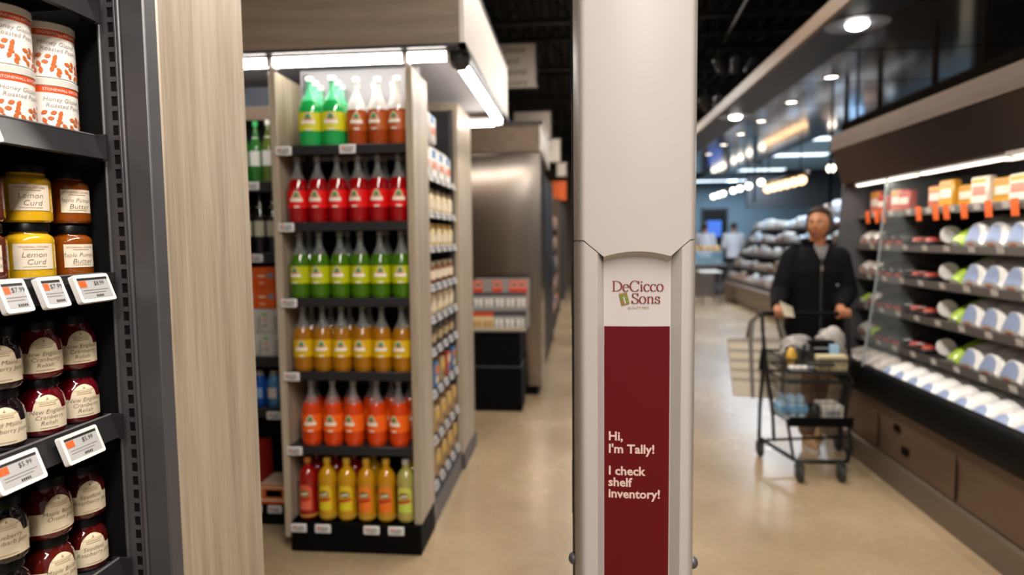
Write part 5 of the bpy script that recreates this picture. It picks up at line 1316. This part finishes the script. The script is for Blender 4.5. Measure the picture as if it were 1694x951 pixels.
for s in (-1, 1):
    b = MB()
    for u in (.28, .72):
        b.grid(lambda p, q: (tot(u, q, s)[0] + (p - .5) * .03 * -s, tot(u, q, s)[1] + s * .002, h * q), 1, 8, TOTEG)
    pts = [(-.115, s * .05, h), (-.105, s * .03 - .02, .52), (-.062, -.055, .58), (.03, -.062, .602), (.07, s * .02 - .02, .53), (.115, s * .05, h)]
    for (p, q) in zip(pts, pts[1:]):
        b.add([(p[0] - .013, p[1], p[2]), (p[0] + .013, p[1], p[2]), (q[0] + .013, q[1], q[2]), (q[0] - .013, q[1], q[2])], [(0, 1, 2, 3)], TOTEG)
    b.build('strap', tote)

# ================================================================== PEOPLE
def remesh(b, voxel, smooth=4):
    o = b.build('tmp_union'); md = o.modifiers.new('r', 'REMESH'); md.mode = 'VOXEL'; md.voxel_size = voxel
    s = o.modifiers.new('s', 'SMOOTH'); s.iterations = smooth; s.factor = .5
    dg = bpy.context.evaluated_depsgraph_get(); dg.update()
    me = bpy.data.meshes.new_from_object(o.evaluated_get(dg))
    vs = [tuple(v.co) for v in me.vertices]; fs = [tuple(p.vertices) for p in me.polygons]
    old = o.data; bpy.data.objects.remove(o); bpy.data.meshes.remove(old); bpy.data.meshes.remove(me)
    return vs, fs
def limb(b, pts, rs, mt, n=14):
    # densify so joints stay round
    P = []; Q = []
    for i in range(len(pts) - 1):
        for t in range(4):
            P.append(tuple(pts[i][k] + (pts[i + 1][k] - pts[i][k]) * t / 4 for k in range(3))); Q.append(rs[i] + (rs[i + 1] - rs[i]) * t / 4)
    P.append(pts[-1]); Q.append(rs[-1])
    b.tube(P, Q, mt, n)
    for p, r in zip(pts, rs): b.sphere(p, r * .99, mt, n, 10)
def loft(b, secs, mt, n=24):
    vs = []; fs = []
    for (x, y, z, rx, ry) in secs:
        for i in range(n):
            a = 2 * PI * i / n; c, s = math.cos(a), math.sin(a)
            vs.append((x + rx * math.copysign(abs(c) ** .85, c), y + ry * math.copysign(abs(s) ** .85, s), z))
    for j in range(len(secs) - 1):
        for i in range(n): k = (i + 1) % n; fs.append((j * n + i, j * n + k, (j + 1) * n + k, (j + 1) * n + i))
    fs.append(tuple(range(n))[::-1]); fs.append(tuple((len(secs) - 1) * n + i for i in range(n)))
    b.add(vs, fs, mt, True)
def head_shape(b, rotm, c, mt, s=1.0):
    def fn(p):
        d = Vector(p); x, f, z = d.x, -d.y, d.z          # f = towards the face
        rx, ry, rz = .072, .092, .113
        X, Fw, Z = x * rx, f * ry, z * rz
        if z < 0: k = 1 - .30 * (-z) ** 1.6; X *= k; Fw *= (1 - .06 * (-z)) if f > 0 else (1 - .35 * (-z) ** 1.2)
        g = lambda cx_, cz, w, hgt: math.exp(-((x - cx_) / w) ** 2 - ((z - cz) / hgt) ** 2) if f > 0 else 0
        Fw += .020 * g(0, -.20, .13, .13) + .011 * g(0, .02, .09, .22) - .009 * (g(.36, .05, .2, .12) + g(-.36, .05, .2, .12)) + .005 * (g(.36, .2, .3, .07) + g(-.36, .2, .3, .07)) + .006 * g(0, -.50, .22, .07) + .009 * g(0, -.84, .25, .14) + .004 * (g(.5, -.2, .2, .2) + g(-.5, -.2, .2, .2))
        return Vector(c) + rotm @ (Vector((X, -Fw, Z)) * s)
    b.sphere((0, 0, 0), 1.0, mt, 40, 30, fn)
    for e in (-1, 1):
        b.sphere((0, 0, 0), 1.0, mt, 10, 8, lambda p, e=e: Vector(c) + rotm @ (Vector((e * .073 + p[0] * .009, .012 + p[1] * .018, -.005 + p[2] * .030)) * s))
def fingers(b, hx, hy, hz, side, mt, spread=.021):
    """four fingers over a bar along X and the thumb under it; side=+1 thumb towards +X"""
    for i, (dl, r) in enumerate(((.000, .0088), (.004, .0092), (.002, .0088), (-.006, .0078))):
        x = hx + side * (.031 - i * spread)
        b.tube([(x, hy + .030, hz + .022), (x, hy + .004, hz + .026), (x - side * .001, hy - .021 - dl, hz + .014), (x - side * .002, hy - .024 - dl, hz - .010), (x - side * .003, hy - .008, hz - .024)], [r, r, r * .96, r * .9, r * .78], mt, 10)
        b.sphere((x - side * .003, hy - .008, hz - .024), r * .78, mt, 8, 6)
    x = hx + side * .040
    b.tube([(hx + side * .026, hy + .050, hz + .010), (x, hy + .034, hz - .004), (x + side * .004, hy + .014, hz - .020), (x - side * .001, hy - .006, hz - .026)], [.013, .0105, .0095, .008], mt, 10)
    b.sphere((x - side * .001, hy - .006, hz - .026), .008, mt, 8, 6)
SKIN = mat('skin', 'a66c48', .5, var=.06, vscale=15); SKIN2 = mat('skin_lips', '8f4c40', .5); EYEW = mat('eye_white', 'd8d0c8', .2); EYED = mat('eye_dark', '1c1410', .15); BROW = mat('brow_brown', '3a261b', .7)
HAIR = mat('dark_brown_hair', '2a1b15', .55, var=.4, vscale=60); JACK = mat('black_fleece_jacket', '060607', .85, var=.3, vscale=40, spec=.15); PANTS = mat('tan_trousers', '7d6855', .8, var=.12); SHOE = mat('tan_sneaker', 'b08c62', .6, var=.15); SOLE = mat('white_rubber_sole', 'd4cec5', .5)
def face_details(b, rot, c, s=1.0):
    P = lambda x, f, z: Vector(c) + rot @ (Vector((x, -f, z)) * s)
    for e in (-1, 1):
        def ell(cx_, f, cz, r, mt, n=12): b.sphere((0, 0, 0), 1.0, mt, n, 8, lambda p: P(cx_ + p[0] * r[0], f + p[1] * r[1], cz + p[2] * r[2]))
        ell(e * .028, .0785, .006, (.0125, .006, .0062), EYEW); ell(e * .028, .0832, .006, (.0055, .003, .0056), EYED)
        b.tube([P(e * .014, .0915, .021), P(e * .028, .0895, .0265), P(e * .043, .079, .023)], [.0026, .0032, .0018], BROW, 8)
    b.tube([P(-.021, .0815, -.056), P(-.008, .0925, -.0535), P(0, .0935, -.0545), P(.008, .0925, -.0535), P(.021, .0815, -.056)], [.002, .0042, .0042, .0042, .002], SKIN2, 8)
    b.tube([P(-.018, .083, -.0605), P(0, .0925, -.0635), P(.018, .083, -.0605)], [.002, .005, .002], SKIN2, 8)

PO = Vector((1.70, 4.86, 0))
woman = thing('person', 'person in black zipped jacket and tan trousers pushing a black cart, looking aside', 'person', tuple(PO))
def pb(b, nm): return b.build(nm, woman, tuple(-PO))
HC = (1.700, 4.80, 1.567)
rot = Matrix.Rotation(R_(-34), 3, 'Z') @ Matrix.Rotation(R_(-6), 3, 'X')
u = MB()
head_shape(u, rot, HC, SKIN)
limb(u, [(1.700, 4.835, 1.36), (1.70, 4.815, 1.50)], [.060, .055], SKIN)
loft(u, [(1.70, 4.87, .86, .155, .115), (1.70, 4.865, 1.0, .135, .10), (1.695, 4.855, 1.2, .155, .11), (1.695, 4.85, 1.34, .165, .09), (1.697, 4.845, 1.40, .09, .07)], SKIN)
AR = [[(1.540, 4.85, 1.335), (1.445, 4.80, 1.09), (1.372, 4.60, 1.005)], [(1.856, 4.85, 1.335), (1.905, 4.80, 1.09), (1.782, 4.60, 1.005)]]
for a in AR: limb(u, a, [.05, .042, .029], SKIN)
HANDS = [(1.366, 4.52, .975, 1), (1.775, 4.52, .975, -1)]
for (hx, hy, hz, sd), a in zip(HANDS, AR):
    limb(u, [a[2], (hx, hy + .05, hz + .022)], [.029, .030], SKIN)
    u.sphere((hx, hy + .034, hz + .018), (.042, .040, .018), SKIN, 14, 10)
LEG = [[(1.62, 4.87, .88), (1.63, 4.79, .50), (1.64, 4.77, .09)], [(1.775, 4.87, .88), (1.765, 4.88, .48), (1.765, 5.04, .13)]]
for a in LEG: limb(u, a, [.085, .055, .038], SKIN)
vs, fs = remesh(u, .006, 3)
b = MB(); b.add(vs, fs, SKIN, True)
for (hx, hy, hz, sd) in HANDS: fingers(b, hx, hy, hz, sd, SKIN)
face_details(b, rot, HC); pb(b, 'body')
# hair
b = MB()
def hairfn(p):
    d = Vector(p); f = -d.y
    X, Fw, Z = d.x * .094, f * .108, d.z * .130
    if f > 0:                      # hairline: drop back off the face
        k = max(0, min(1, (d.z - .48) / .18)); Fw = Fw * k + (1 - k) * min(Fw, .030 - .05 * 0) * .8
        if k < 1: X *= .965 + .035 * k
    if d.z < -.45: X *= .9; Z *= .85
    w = .0025 * math.sin(38 * d.x + 9 * d.z) * (1 if f < .3 else .5)
    return Vector(HC) + rot @ Vector((X + w, -(Fw - .006) , Z + .010 + w))
b.sphere((0, 0, 0), 1.0, HAIR, 48, 34, hairfn)
b.sphere((0, 0, 0), 1.0, HAIR, 16, 12, lambda p: Vector(HC) + rot @ Vector((p[0] * .035, .10 + p[1] * .035, .01 + p[2] * .045)))
pb(b, 'hair')
# jacket
u = MB()
loft(u, [(1.70, 4.865, .745, .195, .150), (1.70, 4.865, .80, .205, .155), (1.70, 4.86, .95, .195, .148), (1.695, 4.855, 1.10, .195, .145), (1.695, 4.85, 1.24, .205, .142), (1.695, 4.85, 1.33, .195, .122), (1.697, 4.847, 1.385, .135, .10), (1.698, 4.842, 1.425, .085, .082)], JACK)
for a, e in zip(AR, (-1, 1)):
    limb(u, [(a[0][0] - e * .03, a[0][1], a[0][2] - .015), a[0], a[1], tuple(a[1][k] + (a[2][k] - a[1][k]) * .86 for k in range(3))], [.085, .082, .070, .050], JACK)
vs, fs = remesh(u, .010, 5)
b = MB(); b.add(vs, fs, JACK, True); pb(b, 'jacket')
b = MB(); n = 28                    # stand-up collar, open at the front
def coll(u_, v): 
    a = R_(-90 + 26) + u_ * R_(360 - 52); r = .080 + .022 * v
    return (1.699 + r * 1.05 * math.cos(a), 4.838 + r * .98 * math.sin(a), 1.385 + .075 * v + .02 * v * (1 - abs(2 * u_ - 1)))
b.grid(coll, n, 4, JACK); b.grid(lambda u_, v: tuple(Vector(coll(u_, 1 - v)) + Vector(((1.699 - coll(u_, 1 - v)[0]) * .12, (4.838 - coll(u_, 1 - v)[1]) * .12, 0))), n, 4, JACK); pb(b, 'collar')
ZIP = mat('zipper_grey', '4c4a48', .4, .4)
b = MB(); b.tube([(1.692, 4.700, 1.37), (1.690, 4.700, 1.30), (1.688, 4.699, 1.2), (1.69, 4.702, 1.05), (1.693, 4.704, .9), (1.695, 4.704, .78)], .0045, ZIP, 8); b.box(1.684, 1.696, 4.690, 4.70, 1.255, 1.285, mat('zip_pull', '8a7f78', .4)); pb(b, 'zipper')
b = MB(); b.add([(1.655, 4.752, 1.425), (1.745, 4.752, 1.425), (1.705, 4.724, 1.33), (1.690, 4.724, 1.33)], [(0, 3, 2, 1)], mat('grey_undershirt', '6e6c6c', .8)); b.tube([(1.655, 4.755, 1.43), (1.672, 4.735, 1.38), (1.693, 4.716, 1.33)], .007, mat('grey_undershirt', '6e6c6c', .8), 8); b.tube([(1.745, 4.755, 1.43), (1.725, 4.735, 1.38), (1.700, 4.716, 1.33)], .007, mat('grey_undershirt', '6e6c6c', .8), 8); pb(b, 'undershirt')
b = MB(); b.box(1.795, 1.808, 4.706, 4.712, 1.145, 1.16, mat('emblem_grey', '8d8a88', .5)); pb(b, 'emblem')
u = MB(); loft(u, [(1.70, 4.87, .74, .165, .125), (1.70, 4.87, .86, .175, .13), (1.70, 4.868, .95, .16, .12)], PANTS)
for a in LEG: limb(u, [a[0], a[1], tuple(a[1][k] + (a[2][k] - a[1][k]) * .93 for k in range(3))], [.100, .073, .062], PANTS)
vs, fs = remesh(u, .011, 4); b = MB(); b.add(vs, fs, PANTS, True); pb(b, 'trousers')
def shoe(x, y, z, pitch, nm):
    rt = Matrix.Rotation(pitch, 3, 'X'); o = Vector((x, y, z)); b = MB()
    def up_(p):
        d = Vector(p); q = Vector((d.x * .043 * (1 - .12 * max(0, d.y)), -.05 + d.y * .135, .012 + max(0, d.z + .25) * (.055 + .03 * max(0, d.y)))); return o + rt @ q
    b.sphere((0, 0, 0), 1, SHOE, 20, 14, up_)
    pts = [(.045 * math.cos(a) * (1 - .1 * math.sin(a)), -.05 + .14 * math.sin(a)) for a in [2 * PI * i / 24 for i in range(24)]]
    b.prism(pts, 0, .022, SOLE, lambda p: o + rt @ Vector(p)); pb(b, nm)
shoe(1.64, 4.75, 0.001, 0, 'shoe'); shoe(1.765, 5.035, .075, R_(34), 'shoe')
# folded paper held over the handle
b = MB(); pr_ = [(1.345, 1.065), (1.425, 1.025), (1.445, .955), (1.375, .965)]
b.add([(x, 4.477 - .012 * (i % 2), z) for i, (x, z) in enumerate(pr_)] + [(x, 4.4785 - .012 * (i % 2), z) for i, (x, z) in enumerate(pr_)], [(0, 3, 2, 1), (4, 5, 6, 7), (0, 1, 5, 4), (1, 2, 6, 5), (2, 3, 7, 6), (3, 0, 4, 7)], mat('cream_paper', 'cfc8b2', .6))
tag(b.build('paper_list'), 'cream folded sheet of paper held over the cart handle', 'paper')

# deli staff --------------------------------------------------------------
def staff(x, y, rz, label, hairc):
    t = thing('person', label, 'person', (x, y, 0.10), rz)
    u = MB(); r0 = Matrix.Identity(3)
    head_shape(u, r0, (0, -.01, 1.64), SKIN); limb(u, [(0, .01, 1.42), (0, 0, 1.56)], [.06, .055], SKIN)
    loft(u, [(0, .01, .9, .15, .11), (0, 0, 1.1, .15, .11), (0, 0, 1.3, .18, .11), (0, 0, 1.43, .12, .08)], SKIN)
    A = [[(s * .2, 0, 1.40), (s * .25, -.04, 1.12), (s * .17, -.24, 1.04)] for s in (-1, 1)]; G = [[(s * .09, 0, .9), (s * .1, -.01, .48), (s * .1, .02, .08)] for s in (-1, 1)]
    for a in A: limb(u, a, [.05, .042, .03], SKIN); u.sphere((a[2][0] * .9, a[2][1] - .06, a[2][2] - .005), (.035, .06, .02), SKIN)
    for g in G: limb(u, g, [.085, .055, .04], SKIN)
    vs, fs = remesh(u, .012, 3); b = MB(); b.add(vs, fs, SKIN, True)
    for a in A:
        for q in range(4): b.tube([(a[2][0] * .9 - .024 + q * .016, a[2][1] - .10, a[2][2]), (a[2][0] * .9 - .024 + q * .016, a[2][1] - .155 - .006 * (q in (1, 2)), a[2][2] - .012)], .008, SKIN, 6)
        b.tube([(a[2][0] * .9 - math.copysign(.03, a[2][0]), a[2][1] - .05, a[2][2]), (a[2][0] * .9 - math.copysign(.055, a[2][0]), a[2][1] - .09, a[2][2] - .01)], .009, SKIN, 6)
    face_details(b, r0, (0, -.01, 1.64)); b.build('body', t)
    u = MB(); loft(u, [(0, .01, .82, .20, .15), (0, .01, 1.0, .19, .14), (0, 0, 1.25, .205, .145), (0, 0, 1.40, .17, .11), (0, 0, 1.48, .08, .075)], PACKW)
    for a in A: limb(u, [(a[0][0] * .85, 0, 1.39), a[0], a[1], a[2]], [.08, .08, .066, .05], PACKW)
    vs, fs = remesh(u, .014, 4); b = MB(); b.add(vs, fs, mat('white_coat', 'c9cad2', .7), True); b.build('coat', t)
    u = MB()
    loft(u, [(0, .01, .8, .16, .12), (0, .01, .95, .17, .125)], PANTS)
    for g in G: limb(u, g, [.098, .07, .06], PANTS)
    vs, fs = remesh(u, .016, 3); b = MB(); b.add(vs, fs, mat('dark_trousers', '2c2d33', .8), True); b.build('trousers', t)
    b = MB(); b.sphere((0, .012, 1.675), (.083, .096, .10), hairc, 20, 14); b.build('hair', t)
    for g in G: b = MB(); b.sphere((g[2][0], -.03, .045), (.045, .13, .05), BLACK); b.build('shoe', t)
    return t
structure(MB().box(3.2, 6.0, 17.3, 20.5, 0, .10, DARKWALL).build('floor_deli'))
staff(4.19, 18.0, PI, 'person in white coat and dark hair seen from behind at the deli counter', HAIR)
staff(3.50, 18.3, R_(150), 'person in white coat partly hidden by the white tower at the deli', HAIR)

# ================================================================== DELI AREA
STEELD = mat('deli_steel', '8f8883', .3, .8, var=.1); GLASSB = mat('deli_glass_blue', '8fb6cf', .08, alpha=.4, coat=.4)
deli = thing('deli_case', 'long stepped deli display case full of wrapped food behind the shopper', 'display case', (0, 0, 0))
ext([(3.55, 0), (3.50, .12), (3.50, .42), (3.6, .48), (5.0, .48), (5.0, 0)], 9.2, 16.0, mat('deli_base_brown', '6f5f51', .4, var=.1)).build('base', deli)
DS = [.52, .80, 1.08, 1.36, 1.64]
for i, z in enumerate(DS):
    x = 3.56 + .16 * i
    b = MB(); b.box(x, 4.9, 9.2, 16.0, z - .03, z, STEELD); b.build('shelf', deli)
    l = MB(); l.box(x - .012, x, 9.2, 16.0, z - .05, z + .01, GREY); l.build('price_rail', deli.children[-1])
b = MB(); b.box(4.9, 4.95, 9.2, 16.0, .48, 1.7, DARKIN); b.build('back_panel', deli)
poly = [(3.52, .45), (3.58, .62), (4.25, 1.82), (4.9, 1.82), (4.9, .45)]; n = len(poly)
for y in (9.2, 15.97):
    b = MB()
    vs = [(x, y, z) for x, z in poly] + [(x, y + .03, z) for x, z in poly]
    b.add(vs, [tuple(range(n)), tuple(range(n, 2 * n))[::-1]] + [(i, i + n, (i + 1) % n + n, (i + 1) % n) for i in range(n)], STEELD)
    b.build('end_panel', deli)
def make_dpk(c1, c2, nm):
    def make(label):
        t = thing(nm, label, 'pack')
        b = MB(); rounded_pack(b, .22, .26, .14, c1); b.build('film_wrap', t)
        b = MB(); b.grid(lambda u, v: (-.0015, (v - .5) * .14, .01 + .06 * u), 1, 1, c2); b.build('label', t)
        return t
    return Kind(make)
D1 = make_dpk(mat('pale_deli_wrap', 'a9a7a4', .45, coat=.1, var=.25), mat('pale_tan_label', 'c9b9a0', .5), 'deli_pack'); D2 = make_dpk(mat('brown_deli_food', '77604c', .5, var=.3), CRM, 'deli_pack'); D3 = make_dpk(mat('grey_deli_tray', '7d7873', .4, var=.3), mat('deli_red_label', 'a8402c', .5), 'deli_pack'); D4 = make_dpk(mat('blue_white_deli_wrap', 'a3b0bf', .45, coat=.1, var=.25), PACKW, 'deli_pack')
dn = {id(D1): 'pale wrapped', id(D2): 'brown', id(D3): 'grey', id(D4): 'bluish white'}
rnd = random.Random(21)
for k, z in enumerate(DS):
    for i in range(20):
        kd = rnd.choice([D1, D4, D1, D3] if k >= 3 else [D1, D2, D3, D3, D2])
        kd.put((3.58 + .16 * k, 9.45 + .331 * i, z + .001), R_(rnd.uniform(-9, 9)), '%s pack on the %s deli shelf from the floor, %s along' % (dn[id(kd)], ORD[k], ORD[i]), 'packs in the deli case', scale=(1, 1, rnd.uniform(.7, 1.6)))
for i, (y, h_) in enumerate(((10.2, .30), (10.8, .34), (11.5, .40), (12.0, .32), (12.6, .26))):
    c = [mat('pale_bag', 'b9bcc2', .4, coat=.3, var=.2), mat('brown_bag', '8f6d55', .5, var=.2), mat('pale_blue_bag', '8fb0d0', .4, coat=.3, var=.2)][i % 3]
    tag(lumpy((4.6, y, 1.645 + h_ / 2 + .15), (.16, .2, h_ / 2), c, 30 + i, .2, flat=1.79).build('display_bag'), '%s upright bag on top of the deli case, %s from the near end' % (('pale', 'brown', 'pale blue')[i % 3], ORD[i]), 'bag', 'bags on top of the deli case')
# service counter left of the deli case
ct = thing('service_counter', 'glass fronted service counter with bread and platters beyond the white tower', 'counter', (0, 0, 0))
b = MB(); b.box(2.8, 3.45, 16.6, 17.2, 0, .75, STEELD, ch=.01); b.build('base', ct)
b = MB(); b.box(2.88, 3.75, 16.5, 17.2, .75, .80, STEELD); b.build('worktop', ct)
b = MB(); b.box(2.9, 3.6, 16.52, 16.54, .80, 1.12, GLASSB); b.build('front_glass', ct)
b = MB(); b.box(2.9, 3.6, 16.6, 17.1, 1.12, 1.15, CRM); b.build('upper_shelf', ct)
for i, x in enumerate((2.98, 3.16, 3.34, 3.5)):
    tag(lumpy((x, 16.8, 1.20), (.085, .12, .06), mat('bread_crust', 'c49a58', .6, var=.25), 50 + i, .15, flat=1.1505).build('bread_loaf'), 'golden bread loaf on the service counter, %s from the left' % ORD[i], 'bread', 'bread loaves on the service counter')
    tag(lumpy((x, 16.75, .85), (.08, .1, .05), mat('pale_platter_food', 'c9c2b0', .5, var=.3), 60 + i, .15, flat=.8005).build('food_platter'), 'pale food platter behind the blue counter glass, %s from the left' % ORD[i], 'platter', 'platters behind the counter glass')
t = thing('tasting_table', 'low table with white top in front of the service counter', 'table', (2.95, 14.9, 0))
b = MB(); b.box(-.22, .22, -.3, .3, .70, .73, PACKW, ch=.005); b.build('tabletop', t)
for sx in (-1, 1):
    for sy in (-1, 1): b = MB(); b.tube([(sx * .18, sy * .26, 0), (sx * .18, sy * .26, .70)], .02, STEELD); b.build('leg', t)

DCEIL = mat('blue_grey_ceiling_paint', '7fa3bf', .7, var=.05, vscale=2)
b = MB(); b.box(3.45, 8.9, 5.3, 21, 3.12, 3.16, DCEIL); structure(b.build('ceiling_deli'))
b = MB(); b.box(3.3, 9, 21, 21.1, 0, 3.4, BLUEWALL); structure(b.build('wall_deli'))
b = MB(); b.box(4.27, 8.9, 17.0, 17.1, 2.18, 3.12, DARKWALL); structure(b.build('wall_bulkhead'))
b = MB(); b.box(3.32, 3.4, 12.5, 12.55, 2.8, 3.1, DARKWALL); b.box(5.1, 9, 9.1, 9.2, 0, 2.62, DARKWALL); structure(b.build('wall_partition'))
b = MB(); b.box(3.95, 4.63, 20.93, 20.99, 0, 2.3, mat('black_doorway', '07080a', .8)); structure(b.build('door_1'))
b = MB(); b.box(3.89, 3.95, 20.92, 21.0, 0, 2.36, DGREY); b.box(4.63, 4.69, 20.92, 21.0, 0, 2.36, DGREY); b.box(3.89, 4.69, 20.92, 21.0, 2.3, 2.36, DGREY); structure(b.build('trim_3'))
t = thing('wall_screen', 'small glowing blue screen in front of the dark doorway at the deli', 'screen', (4.22, 20.6, 1.45))
b = MB(); b.box(-.23, .23, 0, .04, 0, .55, BLACK, ch=.005); b.build('bezel', t); b = MB(); b.box(-.21, .21, -.002, 0, .03, .52, mat('screen_blue', '3f63b0', .3, emit=.8)); b.build('display', t); b = MB(); b.tube([(0, .02, -1.45), (0, .02, .05)], .02, DGREY); b.build('stand_pole', t)
DLED = mat('cool_ceiling_lamp', 'dcefff', .4, emit=3.0)
for i, (x, y) in enumerate(((4.45, 11.3), (4.24, 13.5), (4.32, 16.4), (5.7, 13.5), (5.0, 19.4), (3.9, 19.4))):  # the two rearmost lamps are added to brighten the blue wall
    t = thing('ceiling_lamp', 'cool white linear ceiling lamp over the deli, %s' % ('nearest, above the case end', 'second, above the deli case', 'farthest', 'second row, farther right', 'added to light the blue wall, right', 'added to light the blue wall, left')[i], 'lamp', (x, y, 3.08), 0, 'cool ceiling lamps over the deli')
    b = MB(); b.box(-.68, .68, -.16, .16, .0, .04, WHITE, ch=.005); b.build('housing', t); b = MB(); b.box(-.65, .65, -.14, .14, -.015, 0, DLED); b.build('diffuser', t)
    area('deli_light', (x, y, 3.04), 1.2, .3, 38 if y > 19 else 75, (.76, .88, 1.0))
BULB = mat('pendant_bulb_glow', 'fff3df', .4, emit=6.0)
pend = [(3.47, 17.1), (3.47, 16.5), (3.47, 16.0), (3.47, 15.0), (3.47, 14.4), (3.47, 13.7), (3.47, 12.8), (3.84, 10.4)]
for i, (x, y) in enumerate(pend):
    t = thing('pendant_lamp', 'round glowing pendant bulb at the deli, %s' % ('nearest to the shopper' if i == 7 else ORD[i] + ' from the far end'), 'lamp', (x, y, 2.5), 0, 'pendant bulbs over the deli')
    b = MB(); b.sphere((0, 0, 0), .062, BULB, 16, 12); b.build('bulb', t); b = MB(); b.lathe([(.03, .055), (.035, .09), (.012, .12)], BLACK, 14); b.tube([(0, 0, .11), (0, 0, .62)], .007, BLACK, 6); b.build('cord', t)
t = thing('pendant_light_bar', 'long warm bar pendant lamp with amber bulbs above the deli case', 'lamp', (3.66, 12.1, 2.36))
b = MB(); b.box(-.06, .06, -1.15, 1.15, .10, .16, mat('bronze_bar', '5b4630', .4, .5), ch=.008)
for q in (-.9, .9): b.tube([(0, q, .16), (0, q, .76)], .01, BLACK, 6)
b.build('housing', t)
for q in range(6): b = MB(); b.sphere((0, -.95 + .38 * q, .03), (.07, .12, .075), mat('warm_bulb_glow', 'ffcf9a', .4, emit=3.5), 14, 10); b.build('bulb', t)
for i, (x, y, lab) in enumerate(((3.47, 9.4, 'thin black ceiling rod left of the single bulb'), (3.47, 8.6, 'thin black ceiling rod right of the single bulb'), (3.56, 13.6, 'thin black ceiling rod beside the warm bar lamp'))):
    b = MB(); b.tube([(x, y, 1.9 if i < 2 else 2.2), (x, y, 3.12)], .018, BLACK, 8); b.sphere((x, y, 1.9 if i < 2 else 2.2), .03, BLACK, 10, 8); tag(b.build('hanging_rod'), lab, 'rod', 'hanging rods by the deli')

# ------------------------------------------------------------------ put each thing's origin at its own base
bpy.context.view_layer.update()
for o in list(C.objects):
    if o.type == 'EMPTY' and o.parent is None and o.location.length < 1e-6 and o.children:
        lo = Vector((1e9,) * 3); hi = Vector((-1e9,) * 3)
        for ch in o.children:
            for v in ch.bound_box:
                w = Vector(v)
                for k in range(3): lo[k] = min(lo[k], w[k]); hi[k] = max(hi[k], w[k])
        base = Vector(((lo.x + hi.x) / 2, (lo.y + hi.y) / 2, lo.z)); o.location = base
        for ch in o.children: ch.location = ch.location - base
